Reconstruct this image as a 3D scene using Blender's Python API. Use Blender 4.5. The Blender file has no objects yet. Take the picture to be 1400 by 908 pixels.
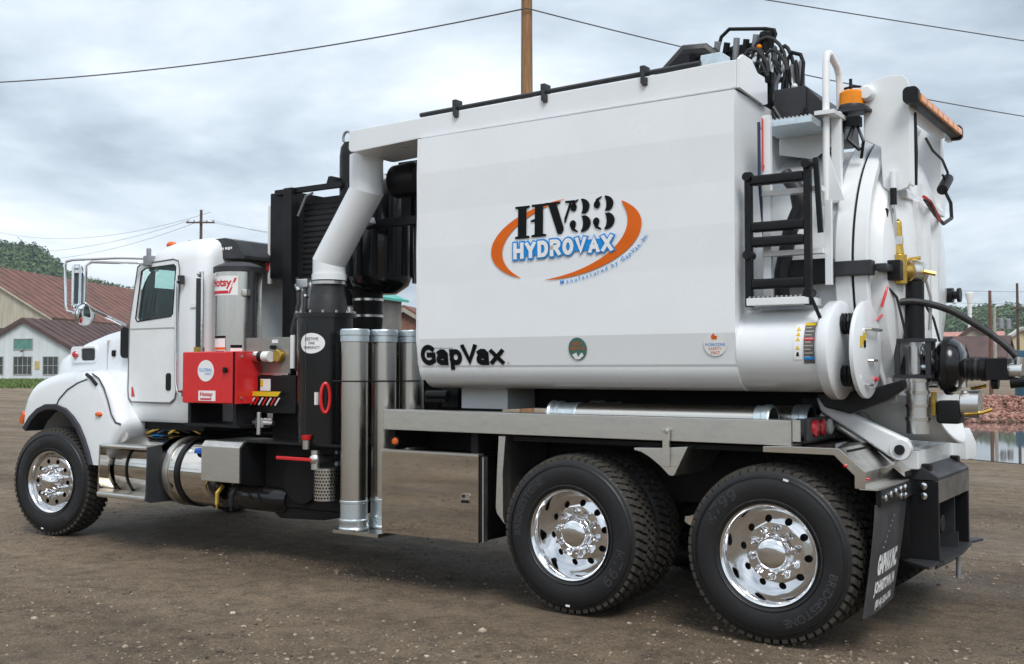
import bpy, bmesh, math, random
from mathutils import Vector, Matrix, noise
R = math.radians
S = bpy.context.scene
COL = S.collection
random.seed(7)

# ------------------------------------------------------------------ camera
TH, PIT = R(34.3), math.atan(53 / 1450)
CAM = Vector((9.57, -5.99, 1.60))
fwd0 = Vector((-math.sin(TH), math.cos(TH), 0)); rgt = Vector((math.cos(TH), math.sin(TH), 0))
fwd = fwd0 * math.cos(PIT) + Vector((0, 0, math.sin(PIT))); up = rgt.cross(fwd)
cd = bpy.data.cameras.new('camera'); cam = bpy.data.objects.new('camera', cd); COL.objects.link(cam)
cd.sensor_width = 36; cd.lens = 1450 / 1400 * 36; cd.clip_start = 0.1; cd.clip_end = 6000
m = Matrix((rgt, up, -fwd)).transposed().to_4x4(); m.translation = CAM; cam.matrix_world = m
S.camera = cam

# ------------------------------------------------------------------ sky, sun, exposure
SUN_EL, SUN_DIR = R(52), Vector((0.74, -0.67, 0)).normalized()      # sun stands behind the camera, toward the truck's tail
W = bpy.data.worlds.new('World'); S.world = W; W.use_nodes = True
nt = W.node_tree; nt.nodes.clear()
def wn(t, **k):
    n = nt.nodes.new(t)
    for a, b in k.items(): setattr(n, a, b)
    return n
lk = nt.links.new
sky = wn('ShaderNodeTexSky', sky_type='NISHITA', sun_disc=False)
sky.sun_elevation = SUN_EL; sky.sun_rotation = math.atan2(SUN_DIR.x, SUN_DIR.y)
tc = wn('ShaderNodeTexCoord'); sp = wn('ShaderNodeSeparateXYZ'); lk(tc.outputs['Generated'], sp.inputs[0])
ad = wn('ShaderNodeMath', operation='MAXIMUM'); lk(sp.outputs[2], ad.inputs[0]); ad.inputs[1].default_value = 0.0
ad2 = wn('ShaderNodeMath', operation='ADD'); lk(ad.outputs[0], ad2.inputs[0]); ad2.inputs[1].default_value = 0.16
dx = wn('ShaderNodeMath', operation='DIVIDE'); lk(sp.outputs[0], dx.inputs[0]); lk(ad2.outputs[0], dx.inputs[1])
dy = wn('ShaderNodeMath', operation='DIVIDE'); lk(sp.outputs[1], dy.inputs[0]); lk(ad2.outputs[0], dy.inputs[1])
cb = wn('ShaderNodeCombineXYZ'); lk(dx.outputs[0], cb.inputs[0]); lk(dy.outputs[0], cb.inputs[1])
mp = wn('ShaderNodeMapping'); lk(cb.outputs[0], mp.inputs[0]); mp.inputs['Rotation'].default_value = (0, 0, 0.5); mp.inputs['Location'].default_value = (2.3, 0.7, 0)
n1 = wn('ShaderNodeTexNoise'); lk(mp.outputs[0], n1.inputs['Vector'])
n1.inputs['Scale'].default_value = 0.74; n1.inputs['Detail'].default_value = 7; n1.inputs['Roughness'].default_value = 0.56; n1.inputs['Distortion'].default_value = 0.25
cr = wn('ShaderNodeValToRGB'); lk(n1.outputs['Fac'], cr.inputs[0])
e = cr.color_ramp.elements
e[0].position = 0.37; e[0].color = (0.255, 0.305, 0.36, 1)
e[1].position = 0.63; e[1].color = (0.73, 0.775, 0.82, 1)
q = e.new(0.49); q.color = (0.475, 0.54, 0.605, 1)
sc = wn('ShaderNodeMix', data_type='RGBA', blend_type='MULTIPLY'); sc.inputs[0].default_value = 1
lk(sky.outputs[0], sc.inputs[6]); sc.inputs[7].default_value = (0.08, 0.08, 0.08, 1)
mx = wn('ShaderNodeMix', data_type='RGBA'); mx.inputs[0].default_value = 0.93
lk(sc.outputs[2], mx.inputs[6]); lk(cr.outputs[0], mx.inputs[7])
bg = wn('ShaderNodeBackground'); bg.inputs[1].default_value = 1.0; lk(mx.outputs[2], bg.inputs[0])
wo = wn('ShaderNodeOutputWorld'); lk(bg.outputs[0], wo.inputs[0])

sd = bpy.data.lights.new('sun', 'SUN'); sd.energy = 1.5; sd.angle = R(25); sd.color = (1.0, 0.975, 0.94)
so = bpy.data.objects.new('sun', sd); COL.objects.link(so); so.location = (9, -12, 20)
sv = SUN_DIR * math.cos(SUN_EL) + Vector((0, 0, math.sin(SUN_EL)))
so.rotation_euler = sv.to_track_quat('Z', 'Y').to_euler()
S.view_settings.view_transform = 'Standard'; S.view_settings.look = 'None'
S.view_settings.exposure = 0.78; S.view_settings.gamma = 1.0
S.render.resolution_x, S.render.resolution_y = 1024, 664
S.cycles.max_bounces = 8; S.cycles.caustics_reflective = False; S.cycles.caustics_refractive = False

# ------------------------------------------------------------------ materials
MATS = {}
def mat(name, col, rough=0.5, metal=0.0, coat=0.0, var=0.08, vs=6.0, bump=0.0, bs=60.0, rvar=0.08, col2=None, stretch=None, ior=1.5, spec=0.5):
    if name in MATS: return MATS[name]
    ma = bpy.data.materials.new(name); ma.use_nodes = True; t = ma.node_tree; L = t.links.new
    b = t.nodes['Principled BSDF']
    b.inputs['Metallic'].default_value = metal; b.inputs['Coat Weight'].default_value = coat; b.inputs['Coat Roughness'].default_value = 0.06
    b.inputs['Specular IOR Level'].default_value = spec
    c = t.nodes.new('ShaderNodeTexCoord'); mpn = t.nodes.new('ShaderNodeMapping'); L(c.outputs['Object'], mpn.inputs[0])
    if stretch: mpn.inputs['Scale'].default_value = stretch
    n = t.nodes.new('ShaderNodeTexNoise'); L(mpn.outputs[0], n.inputs['Vector']); n.inputs['Scale'].default_value = vs; n.inputs['Detail'].default_value = 6; n.inputs['Roughness'].default_value = 0.62
    r = t.nodes.new('ShaderNodeValToRGB'); L(n.outputs['Fac'], r.inputs[0])
    c2 = col2 if col2 else tuple(v * (1 - var) for v in col)
    c1 = col if col2 else tuple(min(1, v * (1 + var * 0.5)) for v in col)
    r.color_ramp.elements[0].position = 0.32; r.color_ramp.elements[0].color = (*c2, 1)
    r.color_ramp.elements[1].position = 0.66; r.color_ramp.elements[1].color = (*c1, 1)
    L(r.outputs[0], b.inputs['Base Color'])
    mr = t.nodes.new('ShaderNodeMapRange'); L(n.outputs['Fac'], mr.inputs[0]); mr.inputs[1].default_value = 0.3; mr.inputs[2].default_value = 0.7
    mr.inputs[3].default_value = min(1, rough + rvar); mr.inputs[4].default_value = max(0.02, rough - rvar); L(mr.outputs[0], b.inputs['Roughness'])
    if bump:
        n2 = t.nodes.new('ShaderNodeTexNoise'); L(mpn.outputs[0], n2.inputs['Vector']); n2.inputs['Scale'].default_value = bs; n2.inputs['Detail'].default_value = 5
        bp = t.nodes.new('ShaderNodeBump'); bp.inputs['Strength'].default_value = bump; bp.inputs['Distance'].default_value = 0.02
        L(n2.outputs['Fac'], bp.inputs['Height']); L(bp.outputs[0], b.inputs['Normal'])
    MATS[name] = ma
    return ma
def glassmat(name, tint, fres=1.5):
    ma = bpy.data.materials.new(name); ma.use_nodes = True; t = ma.node_tree; t.nodes.clear(); L = t.links.new
    o = t.nodes.new('ShaderNodeOutputMaterial'); mxs = t.nodes.new('ShaderNodeMixShader'); tr = t.nodes.new('ShaderNodeBsdfTransparent'); g = t.nodes.new('ShaderNodeBsdfGlossy')
    f = t.nodes.new('ShaderNodeFresnel'); f.inputs[0].default_value = fres
    tr.inputs[0].default_value = (*tint, 1); g.inputs[0].default_value = (1, 1, 1, 1); g.inputs['Roughness'].default_value = 0.02
    L(f.outputs[0], mxs.inputs[0]); L(tr.outputs[0], mxs.inputs[1]); L(g.outputs[0], mxs.inputs[2]); L(mxs.outputs[0], o.inputs[0])
    MATS[name] = ma; return ma

WHITE = mat('white_paint', (0.785, 0.81, 0.83), 0.30, coat=0.35, var=0.035, vs=1.7, rvar=0.06)
WHITE2 = mat('white_paint_door', (0.79, 0.81, 0.82), 0.32, coat=0.3, var=0.06, vs=4)
CHROME = mat('chrome', (0.82, 0.82, 0.83), 0.10, 1.0, var=0.05, rvar=0.04, vs=9, bump=0.02, bs=30)
POLISH = mat('polished_stainless', (0.66, 0.63, 0.585), 0.025, 1.0, var=0.05, rvar=0.004, vs=3, bump=0.003, bs=4)
STAIN = mat('brushed_stainless', (0.72, 0.70, 0.655), 0.37, 1.0, var=0.20, rvar=0.10, vs=9, stretch=(0.5, 2, 1.6))
STAINP = mat('bright_stainless', (0.74, 0.715, 0.67), 0.20, 1.0, var=0.14, rvar=0.10, vs=7)
STAINV = mat('brushed_stainless_vertical', (0.70, 0.675, 0.63), 0.25, 1.0, var=0.05, rvar=0.03, vs=6, stretch=(3, 3, 0.2))
ALU = mat('aluminium', (0.72, 0.72, 0.71), 0.30, 1.0, var=0.05, vs=8, rvar=0.03)
GALV = mat('galvanised', (0.64, 0.62, 0.58), 0.26, 1.0, var=0.03, vs=2, rvar=0.01)
GALVL = mat('galvanised_collar', (0.66, 0.74, 0.78), 0.36, 0.85, var=0.12, vs=30)
BLACKG = mat('black_gloss', (0.006, 0.006, 0.007), 0.20, coat=0.25, var=0.3, vs=5, spec=0.4)
BLACKM = mat('black_satin', (0.008, 0.008, 0.009), 0.42, var=0.35, vs=8, bump=0.02, spec=0.28)
BLACKF = mat('chassis_black', (0.006, 0.0055, 0.0055), 0.62, var=0.4, vs=7, col2=(0.012, 0.010, 0.009), bump=0.05, spec=0.2)
CHAR = mat('charcoal_steel', (0.036, 0.037, 0.041), 0.45, var=0.25, vs=9, spec=0.35)
RUBBER = mat('tyre_rubber', (0.009, 0.009, 0.010), 0.48, var=0.35, vs=14, bump=0.06, bs=90)
TREAD = mat('tyre_tread', (0.026, 0.024, 0.021), 0.85, col2=(0.060, 0.052, 0.041), vs=24, bump=0.2, bs=90)
LETTER = mat('raised_rubber', (0.034, 0.034, 0.038), 0.5, var=0.2)
HOSE = mat('hose_rubber', (0.022, 0.022, 0.023), 0.5, var=0.3, vs=20, bump=0.05)
RED = mat('red_paint', (0.66, 0.018, 0.022), 0.30, coat=0.4, var=0.06, vs=4)
ORANGE = mat('orange_vinyl', (0.70, 0.13, 0.008), 0.45, var=0.05, spec=0.2)
BLUE = mat('blue_vinyl', (0.015, 0.27, 0.70), 0.45, var=0.05, spec=0.2)
INK = mat('black_vinyl', (0.006, 0.0065, 0.007), 0.5, var=0.1, spec=0.12)
VWHITE = mat('white_vinyl', (0.82, 0.82, 0.82), 0.40, var=0.05)
VRED = mat('red_vinyl', (0.60, 0.02, 0.03), 0.40, var=0.05)
VGREEN = mat('green_vinyl', (0.07, 0.16, 0.13), 0.40, var=0.2, vs=30)
YELLOW = mat('yellow_paint', (0.75, 0.50, 0.015), 0.45, var=0.1)
BRASS = mat('brass', (0.62, 0.40, 0.09), 0.32, 1.0, var=0.18, vs=20)
LRED = mat('lens_red', (0.55, 0.012, 0.02), 0.12, coat=0.5, var=0.1)
LAMB = mat('lens_amber', (0.85, 0.26, 0.004), 0.2, coat=0.15, var=0.15, vs=22, spec=0.3)
LORG = mat('lens_orange', (0.72, 0.12, 0.01), 0.15, coat=0.5, var=0.1)
LCLR = mat('lens_clear', (0.72, 0.72, 0.70), 0.12, coat=0.5, var=0.1)
BLUEC = mat('blue_cap', (0.02, 0.09, 0.42), 0.35, var=0.1)
GREYP = mat('grey_panel', (0.33, 0.33, 0.30), 0.40, 0.6, var=0.12, vs=10)
TRIM = mat('fender_trim', (0.030, 0.030, 0.042), 0.5, var=0.1)
INTER = mat('cab_interior', (0.035, 0.034, 0.032), 0.8, var=0.3)
GLASS = glassmat('tinted_glass', (0.66, 0.84, 0.79), 1.45)
PANE = mat('dark_pane', (0.06, 0.07, 0.07), 0.12, var=0.3, vs=1.5)
MIRR = mat('mirror_glass', (0.86, 0.89, 0.90), 0.02, 1.0, var=0.02, rvar=0.0)

# ------------------------------------------------------------------ mesh builder
def frame(d):
    d = Vector(d).normalized(); a = Vector((0, 0, 1)) if abs(d.z) < 0.9 else Vector((1, 0, 0))
    u = d.cross(a).normalized(); return d, u, d.cross(u).normalized()
class MB:
    def __init__(s): s.v = []; s.f = []
    def add(s, vs, fs):
        o = len(s.v); s.v += [tuple(p) for p in vs]; s.f += [tuple(i + o for i in f) for f in fs]; return s
    def box(s, x0, x1, y0, y1, z0, z1):
        return s.add([(x, y, z) for z in (z0, z1) for y in (y0, y1) for x in (x0, x1)],
                     [(0, 2, 3, 1), (4, 5, 7, 6), (0, 1, 5, 4), (2, 6, 7, 3), (0, 4, 6, 2), (1, 3, 7, 5)])
    def obox(s, p0, p1, w, h, upv=(0, 0, 1)):            # bar from p0 to p1, width w, height h
        p0, p1 = Vector(p0), Vector(p1); d = (p1 - p0).normalized(); sd_ = d.cross(Vector(upv)).normalized(); u = sd_.cross(d)
        vs = [p + sd_ * (a * w / 2) + u * (b * h / 2) for p in (p0, p1) for b in (-1, 1) for a in (-1, 1)]
        return s.add(vs, [(0, 1, 3, 2), (4, 6, 7, 5), (0, 4, 5, 1), (2, 3, 7, 6), (0, 2, 6, 4), (1, 5, 7, 3)])
    def prism(s, poly, ax, a, b):                        # poly in the two other axes (x,y,z order), extruded a..b
        def P(p, t): return {'x': (t, p[0], p[1]), 'y': (p[0], t, p[1]), 'z': (p[0], p[1], t)}[ax]
        n = len(poly); vs = [P(p, a) for p in poly] + [P(p, b) for p in poly]
        fs = [tuple(range(n)), tuple(range(2 * n - 1, n - 1, -1))] + [(i, i + n, (i + 1) % n + n, (i + 1) % n) for i in range(n)]
        return s.add(vs, fs)
    def cyl(s, p0, p1, r0, r1=None, n=20, caps=True):
        p0, p1 = Vector(p0), Vector(p1); r1 = r0 if r1 is None else r1; d, u, w = frame(p1 - p0)
        vs = []
        for p, r in ((p0, r0), (p1, r1)):
            vs += [p + (u * math.cos(2 * math.pi * i / n) + w * math.sin(2 * math.pi * i / n)) * r for i in range(n)]
        fs = [(i, (i + 1) % n, (i + 1) % n + n, i + n) for i in range(n)]
        if caps: fs += [tuple(range(n - 1, -1, -1)), tuple(range(n, 2 * n))]
        return s.add(vs, fs)
    def tube(s, path, r, n=10, closed=False, caps=True):  # mitred tube
        P = [Vector(p) for p in path]; N = len(P)
        rr = r if isinstance(r, (list, tuple)) else [r] * N
        seg = [(P[(i + 1) % N] - P[i]).normalized() for i in range(N if closed else N - 1)]
        d, u, w = frame(seg[0]); rings = []
        for i in range(N):
            a = seg[i - 1] if (i > 0 or closed) else seg[0]; b = seg[i] if i < len(seg) else seg[-1]
            t = (a + b); t = t.normalized() if t.length > 1e-6 else b
            if i > 0:                                    # carry the frame along segment a
                u = (u - a * u.dot(a)).normalized(); w = a.cross(u).normalized()
                base = a
            else: base = seg[0]
            ring = []
            for k in range(n):
                an = 2 * math.pi * k / n; o = (u * math.cos(an) + w * math.sin(an)) * rr[i]
                den = base.dot(t); sh = -o.dot(t) / den if abs(den) > 0.3 else 0
                ring.append(P[i] + o + base * max(-3 * rr[i], min(3 * rr[i], sh)))
            rings.append(ring)
            if (b - a).length > 1e-6: u = a.rotation_difference(b) @ u
            u = (u - b * u.dot(b)).normalized(); w = b.cross(u).normalized()
        vs = [p for rg in rings for p in rg]; fs = []
        for i in range(N if closed else N - 1):
            j = (i + 1) % N
            fs += [(i * n + k, i * n + (k + 1) % n, j * n + (k + 1) % n, j * n + k) for k in range(n)]
        if caps and not closed: fs += [tuple(range(n - 1, -1, -1)), tuple(range((N - 1) * n, N * n))]
        return s.add(vs, fs)
    def lathe(s, prof, o=(0, 0, 0), ax='z', n=40, sy=1.0, closed=False):   # prof: (axial, radius)
        o = Vector(o); vs = []
        for a, r in prof:
            for k in range(n):
                c, q = math.cos(2 * math.pi * k / n) * r, math.sin(2 * math.pi * k / n) * r * sy
                vs.append(o + Vector({'x': (a, c, q), 'y': (c, a, q), 'z': (c, q, a)}[ax]))
        fs = []; m_ = len(prof)
        for i in range(m_ if closed else m_ - 1):
            j = (i + 1) % m_
            fs += [(i * n + k, i * n + (k + 1) % n, j * n + (k + 1) % n, j * n + k) for k in range(n)]
        if not closed:
            if prof[0][1] > 1e-4: fs.append(tuple(range(n - 1, -1, -1)))
            if prof[-1][1] > 1e-4: fs.append(tuple(range((m_ - 1) * n, m_ * n)))
        return s.add(vs, fs)
    def ball(s, c, r, n=14, m_=8, sc=(1, 1, 1)):
        c = Vector(c); vs = []; fs = []
        for i in range(m_ + 1):
            a = math.pi * i / m_
            for k in range(n):
                b = 2 * math.pi * k / n
                vs.append(c + Vector((math.sin(a) * math.cos(b) * r * sc[0], math.sin(a) * math.sin(b) * r * sc[1], math.cos(a) * r * sc[2])))
        for i in range(m_):
            fs += [(i * n + k, i * n + (k + 1) % n, (i + 1) * n + (k + 1) % n, (i + 1) * n + k) for k in range(n)]
        return s.add(vs, fs)
    def loft(s, rings, caps=True):
        n = len(rings[0]); vs = [p for rg in rings for p in rg]; fs = []
        for i in range(len(rings) - 1):
            fs += [(i * n + k, i * n + (k + 1) % n, (i + 1) * n + (k + 1) % n, (i + 1) * n + k) for k in range(n)]
        if caps: fs += [tuple(range(n - 1, -1, -1)), tuple(range((len(rings) - 1) * n, len(rings) * n))]
        return s.add(vs, fs)
    def mirror(s, c=1.22):                               # add the mirror image across the truck's centre plane
        n = len(s.v); s.v += [(x, 2 * c - y, z) for x, y, z in s.v]; s.f += [tuple(reversed([i + n for i in f])) for f in s.f]; return s
    def mesh(s, name, ma, bevel=0, seg=2, ang=32, origin=None):
        me = bpy.data.meshes.new(name)
        vs = s.v if origin is None else [(x - origin[0], y - origin[1], z - origin[2]) for x, y, z in s.v]
        me.from_pydata(vs, [], s.f)
        bm = bmesh.new(); bm.from_mesh(me)
        bmesh.ops.remove_doubles(bm, verts=bm.verts, dist=1e-5)
        bmesh.ops.dissolve_degenerate(bm, edges=bm.edges, dist=1e-6)
        bmesh.ops.recalc_face_normals(bm, faces=bm.faces)
        if bevel:
            es = [e_ for e_ in bm.edges if len(e_.link_faces) == 2 and e_.calc_face_angle(0) > R(28)]
            try: bmesh.ops.bevel(bm, geom=es, offset=bevel, segments=seg, profile=0.5, affect='EDGES', clamp_overlap=True)
            except Exception: pass
        bm.to_mesh(me); bm.free()
        for p in me.polygons: p.use_smooth = True
        me.set_sharp_from_angle(angle=R(ang))
        me.materials.append(ma)
        return me
WL = {}
def link(name, me, parent=None, loc=(0, 0, 0), rot=None):
    o = bpy.data.objects.new(name, me); COL.objects.link(o); WL[o] = Vector(loc)
    if parent is not None: o.parent = parent; o.location = Vector(loc) - WL[parent]
    else: o.location = loc
    if rot: o.rotation_euler = rot
    return o
def part(name, mb, ma, parent, bevel=0, seg=2, ang=32, label=None):
    o = link(name, mb.mesh(name, ma, bevel, seg, ang), parent)
    if label: o['label'] = label
    if bevel: w = o.modifiers.new('weighted_normals', 'WEIGHTED_NORMAL'); w.keep_sharp = True; w.weight = 100
    return o
def thing(name, label, cat, loc, group=None):
    o = link(name, None, None, loc); o['label'] = label; o['category'] = cat; o.empty_display_size = 0.3
    if group: o['group'] = group
    return o
def solo(name, mb, ma, label, cat, origin, group=None, bevel=0, ang=32):
    o = link(name, mb.mesh(name, ma, bevel, ang=ang, origin=origin), None, origin); o['label'] = label; o['category'] = cat
    if group: o['group'] = group
    return o
def struct(name, mb, ma, ang=32, kind='structure'):
    o = link(name, mb.mesh(name, ma, ang=ang)); o['kind'] = kind; return o
def sub(o, me_name, *a, **k): return part(me_name, *a, **k)

# lettering: outlines of the built-in font as flat polygons
_tc = {}
def glyphs(body, bold=0.0, sx=1.0):
    key = (body, bold, sx)
    if key in _tc: return _tc[key]
    cu = bpy.data.curves.new('lettering', 'FONT'); cu.body = body; cu.size = 1; cu.offset = bold; cu.resolution_u = 4
    o = bpy.data.objects.new('lettering', cu); COL.objects.link(o)
    dg = bpy.context.evaluated_depsgraph_get(); me = bpy.data.meshes.new_from_object(o.evaluated_get(dg))
    vs = [(v.co.x * sx, v.co.y) for v in me.vertices]; fs = [tuple(p.vertices) for p in me.polygons]
    bpy.data.objects.remove(o); bpy.data.curves.remove(cu); bpy.data.meshes.remove(me)
    _tc[key] = (vs, fs); return vs, fs
def text_fit(mb, body, fn, u0, u1, v0, v1, bold=0.0, box=None):        # stretch a word into a rectangle, fn(u,v)->xyz
    vs, fs = glyphs(body, bold)
    if not vs: return
    bx = box or (min(p[0] for p in vs), max(p[0] for p in vs), min(p[1] for p in vs), max(p[1] for p in vs))
    mb.add([fn(u0 + (p[0] - bx[0]) / (bx[1] - bx[0]) * (u1 - u0), v0 + (p[1] - bx[2]) / (bx[3] - bx[2]) * (v1 - v0)) for p in vs], fs)
def bounds(body, bold=0.0):
    vs, _ = glyphs(body, bold); return (min(p[0] for p in vs), max(p[0] for p in vs), min(p[1] for p in vs), max(p[1] for p in vs))
def poly(mb, pts, fn): mb.add([fn(*p) for p in pts], [tuple(range(len(pts)))])
def disc(mb, c, ru, rv, fn, n=28): poly(mb, [(c[0] + ru * math.cos(2 * math.pi * i / n), c[1] + rv * math.sin(2 * math.pi * i / n)) for i in range(n)], fn)
def rrect(x0, x1, y0, y1, r, n=5):
    o = []
    for cx, cy, a in ((x1 - r, y1 - r, 0), (x0 + r, y1 - r, 90), (x0 + r, y0 + r, 180), (x1 - r, y0 + r, 270)):
        o += [(cx + r * math.cos(R(a + 90 * i / n)), cy + r * math.sin(R(a + 90 * i / n))) for i in range(n + 1)]
    return o

# heavy lettering drawn from strokes: each letter is a list of polylines in a 1 x 1 box
def _arc(cx, cy, rx, ry, a0, a1, n=14): return [(cx + rx * math.cos(R(a0 + (a1 - a0) * i / n)), cy + ry * math.sin(R(a0 + (a1 - a0) * i / n))) for i in range(n + 1)]
STROKES = {
 'H': [[(0, 0), (0, 1)], [(1, 0), (1, 1)], [(0, .5), (1, .5)]], 'Y': [[(0, 1), (.5, .45), (1, 1)], [(.5, .5), (.5, 0)]],
 'D': [[(0, 0), (0, 1), (.45, 1)] + _arc(.45, .5, .55, .5, 90, -90)[1:] + [(0, 0)]], 'R': [[(0, 0), (0, 1), (.5, 1)] + _arc(.5, .76, .48, .24, 90, -90)[1:] + [(0, .52)], [(.5, .52), (1, 0)]],
 'O': [_arc(.5, .5, .5, .5, 90, 450, 24)], 'V': [[(0, 1), (.5, 0), (1, 1)]], 'A': [[(0, 0), (.5, 1), (1, 0)], [(.2, .3), (.8, .3)]], 'X': [[(0, 0), (1, 1)], [(0, 1), (1, 0)]],
 'G': [_arc(.55, .5, .55, .5, 50, 300, 20) + [(1, .14), (1, .5), (.55, .5)]], 'M': [[(0, 0), (0, 1), (.5, .25), (1, 1), (1, 0)]], '7': [[(0, 1), (1, 1), (.4, 0)]], '9': [_arc(.5, .68, .5, .32, 0, 360, 20), [(1, .68), (.95, .3), (.6, 0), (.15, 0)]],
 'a': [[(.1, .88), (.35, 1), (.7, .98), (.95, .78), (.95, 0)], _arc(.47, .29, .47, .29, 40, 320, 16)], 'p': [[(.05, 1), (.05, -.42)], _arc(.5, .5, .48, .5, 150, -150, 18)], 'x': [[(0, 0), (1, 1)], [(0, 1), (1, 0)]]}
def stroke_letter(mb, ch, F, d0, u0, u1, v0, v1, w):          # F(depth) -> (u, v) -> xyz; crossing strokes lie 0.4 mm apart
    for si, pl in enumerate(STROKES[ch]):
        fn = F(d0 + si * 0.0004)
        P = [Vector((u0 + (u1 - u0) * x, v0 + (v1 - v0) * y)) for x, y in pl]; closed = (P[0] - P[-1]).length < 1e-5
        if closed: P = P[:-1]
        n = len(P); L_, R_ = [], []; lo_ = min(min(p[1] for p in q) for q in STROKES[ch]); hi_ = max(max(p[1] for p in q) for q in STROKES[ch]); lo_, hi_ = v0 + (v1 - v0) * lo_ - w / 2, v0 + (v1 - v0) * hi_ + w / 2
        if not closed: P[0] = P[0] + (P[0] - P[1]).normalized() * w / 2; P[-1] = P[-1] + (P[-1] - P[-2]).normalized() * w / 2
        for i in range(n):
            a = (P[i] - P[i - 1]).normalized() if (i > 0 or closed) else (P[1] - P[0]).normalized(); b = (P[(i + 1) % n] - P[i]).normalized() if (i < n - 1 or closed) else a
            t = (a + b); t = t.normalized() if t.length > 1e-6 else b; nr = Vector((-t.y, t.x)); k = min(2.2, 1 / max(0.3, nr.dot(Vector((-a.y, a.x))))) * w / 2
            for S_, q in ((L_, P[i] + nr * k), (R_, P[i] - nr * k)): q.y = max(lo_, min(hi_, q.y)); S_.append(q)
        for i in range(n if closed else n - 1):
            j = (i + 1) % n; mb.add([fn(*L_[i]), fn(*L_[j]), fn(*R_[j]), fn(*R_[i])], [(0, 1, 2, 3)])
# ------------------------------------------------------------------ ground
def loc(lat, dep, z=0.0):                                # yard position: metres to the right of / away from the viewpoint
    p = CAM + rgt * lat + fwd0 * dep; return Vector((p.x, p.y, z))
HUBS = [(0.05, 0.14), (5.935, 0.15), (7.29, 0.15), (0.05, 2.3), (5.935, 2.29), (7.29, 2.29)]
def smooth(a, b, x):
    t = max(0, min(1, (x - a) / (b - a))); return t * t * (3 - 2 * t)
def ground_z(x, y):
    r = math.hypot(x - CAM.x, y - CAM.y)
    z = 0.5 * smooth(78, 108, r)
    if r < 60:
        w = 1.0
        for hx, hy in HUBS: w = min(w, smooth(0.35, 1.1, math.hypot((x - hx) * 0.8, y - hy)))
        d = (Vector((x, y, 0)) - CAM); la, de = d.dot(rgt), d.dot(fwd0)
        if 12.5 < de < 36 and la > 2: w *= 1 - smooth(2, 4, la) * smooth(12.5, 14.5, de) * (1 - smooth(31, 34, de))
        n = noise.noise(Vector((x * 0.9, y * 0.9, 0))) * 0.026 + noise.noise(Vector((x * 1.2, y * 4.5, 4))) * 0.014 + noise.noise(Vector((x * 9, y * 9, 9))) * 0.005
        z += (n - 0.012) * w * (1 - smooth(40, 60, r))
    return z
N = 520; a_, b_ = 1.9, 8.2
ax_ = [a_ * math.sinh(b_ * (2 * i / N - 1)) for i in range(N + 1)]
gx = [7.0 + t for t in ax_]; gy = [-0.6 + t for t in ax_]
g = MB(); g.v = [(x, y, ground_z(x, y)) for y in gy for x in gx]
g.f = [(j * (N + 1) + i, j * (N + 1) + i + 1, (j + 1) * (N + 1) + i + 1, (j + 1) * (N + 1) + i) for j in range(N) for i in range(N)]
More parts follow.
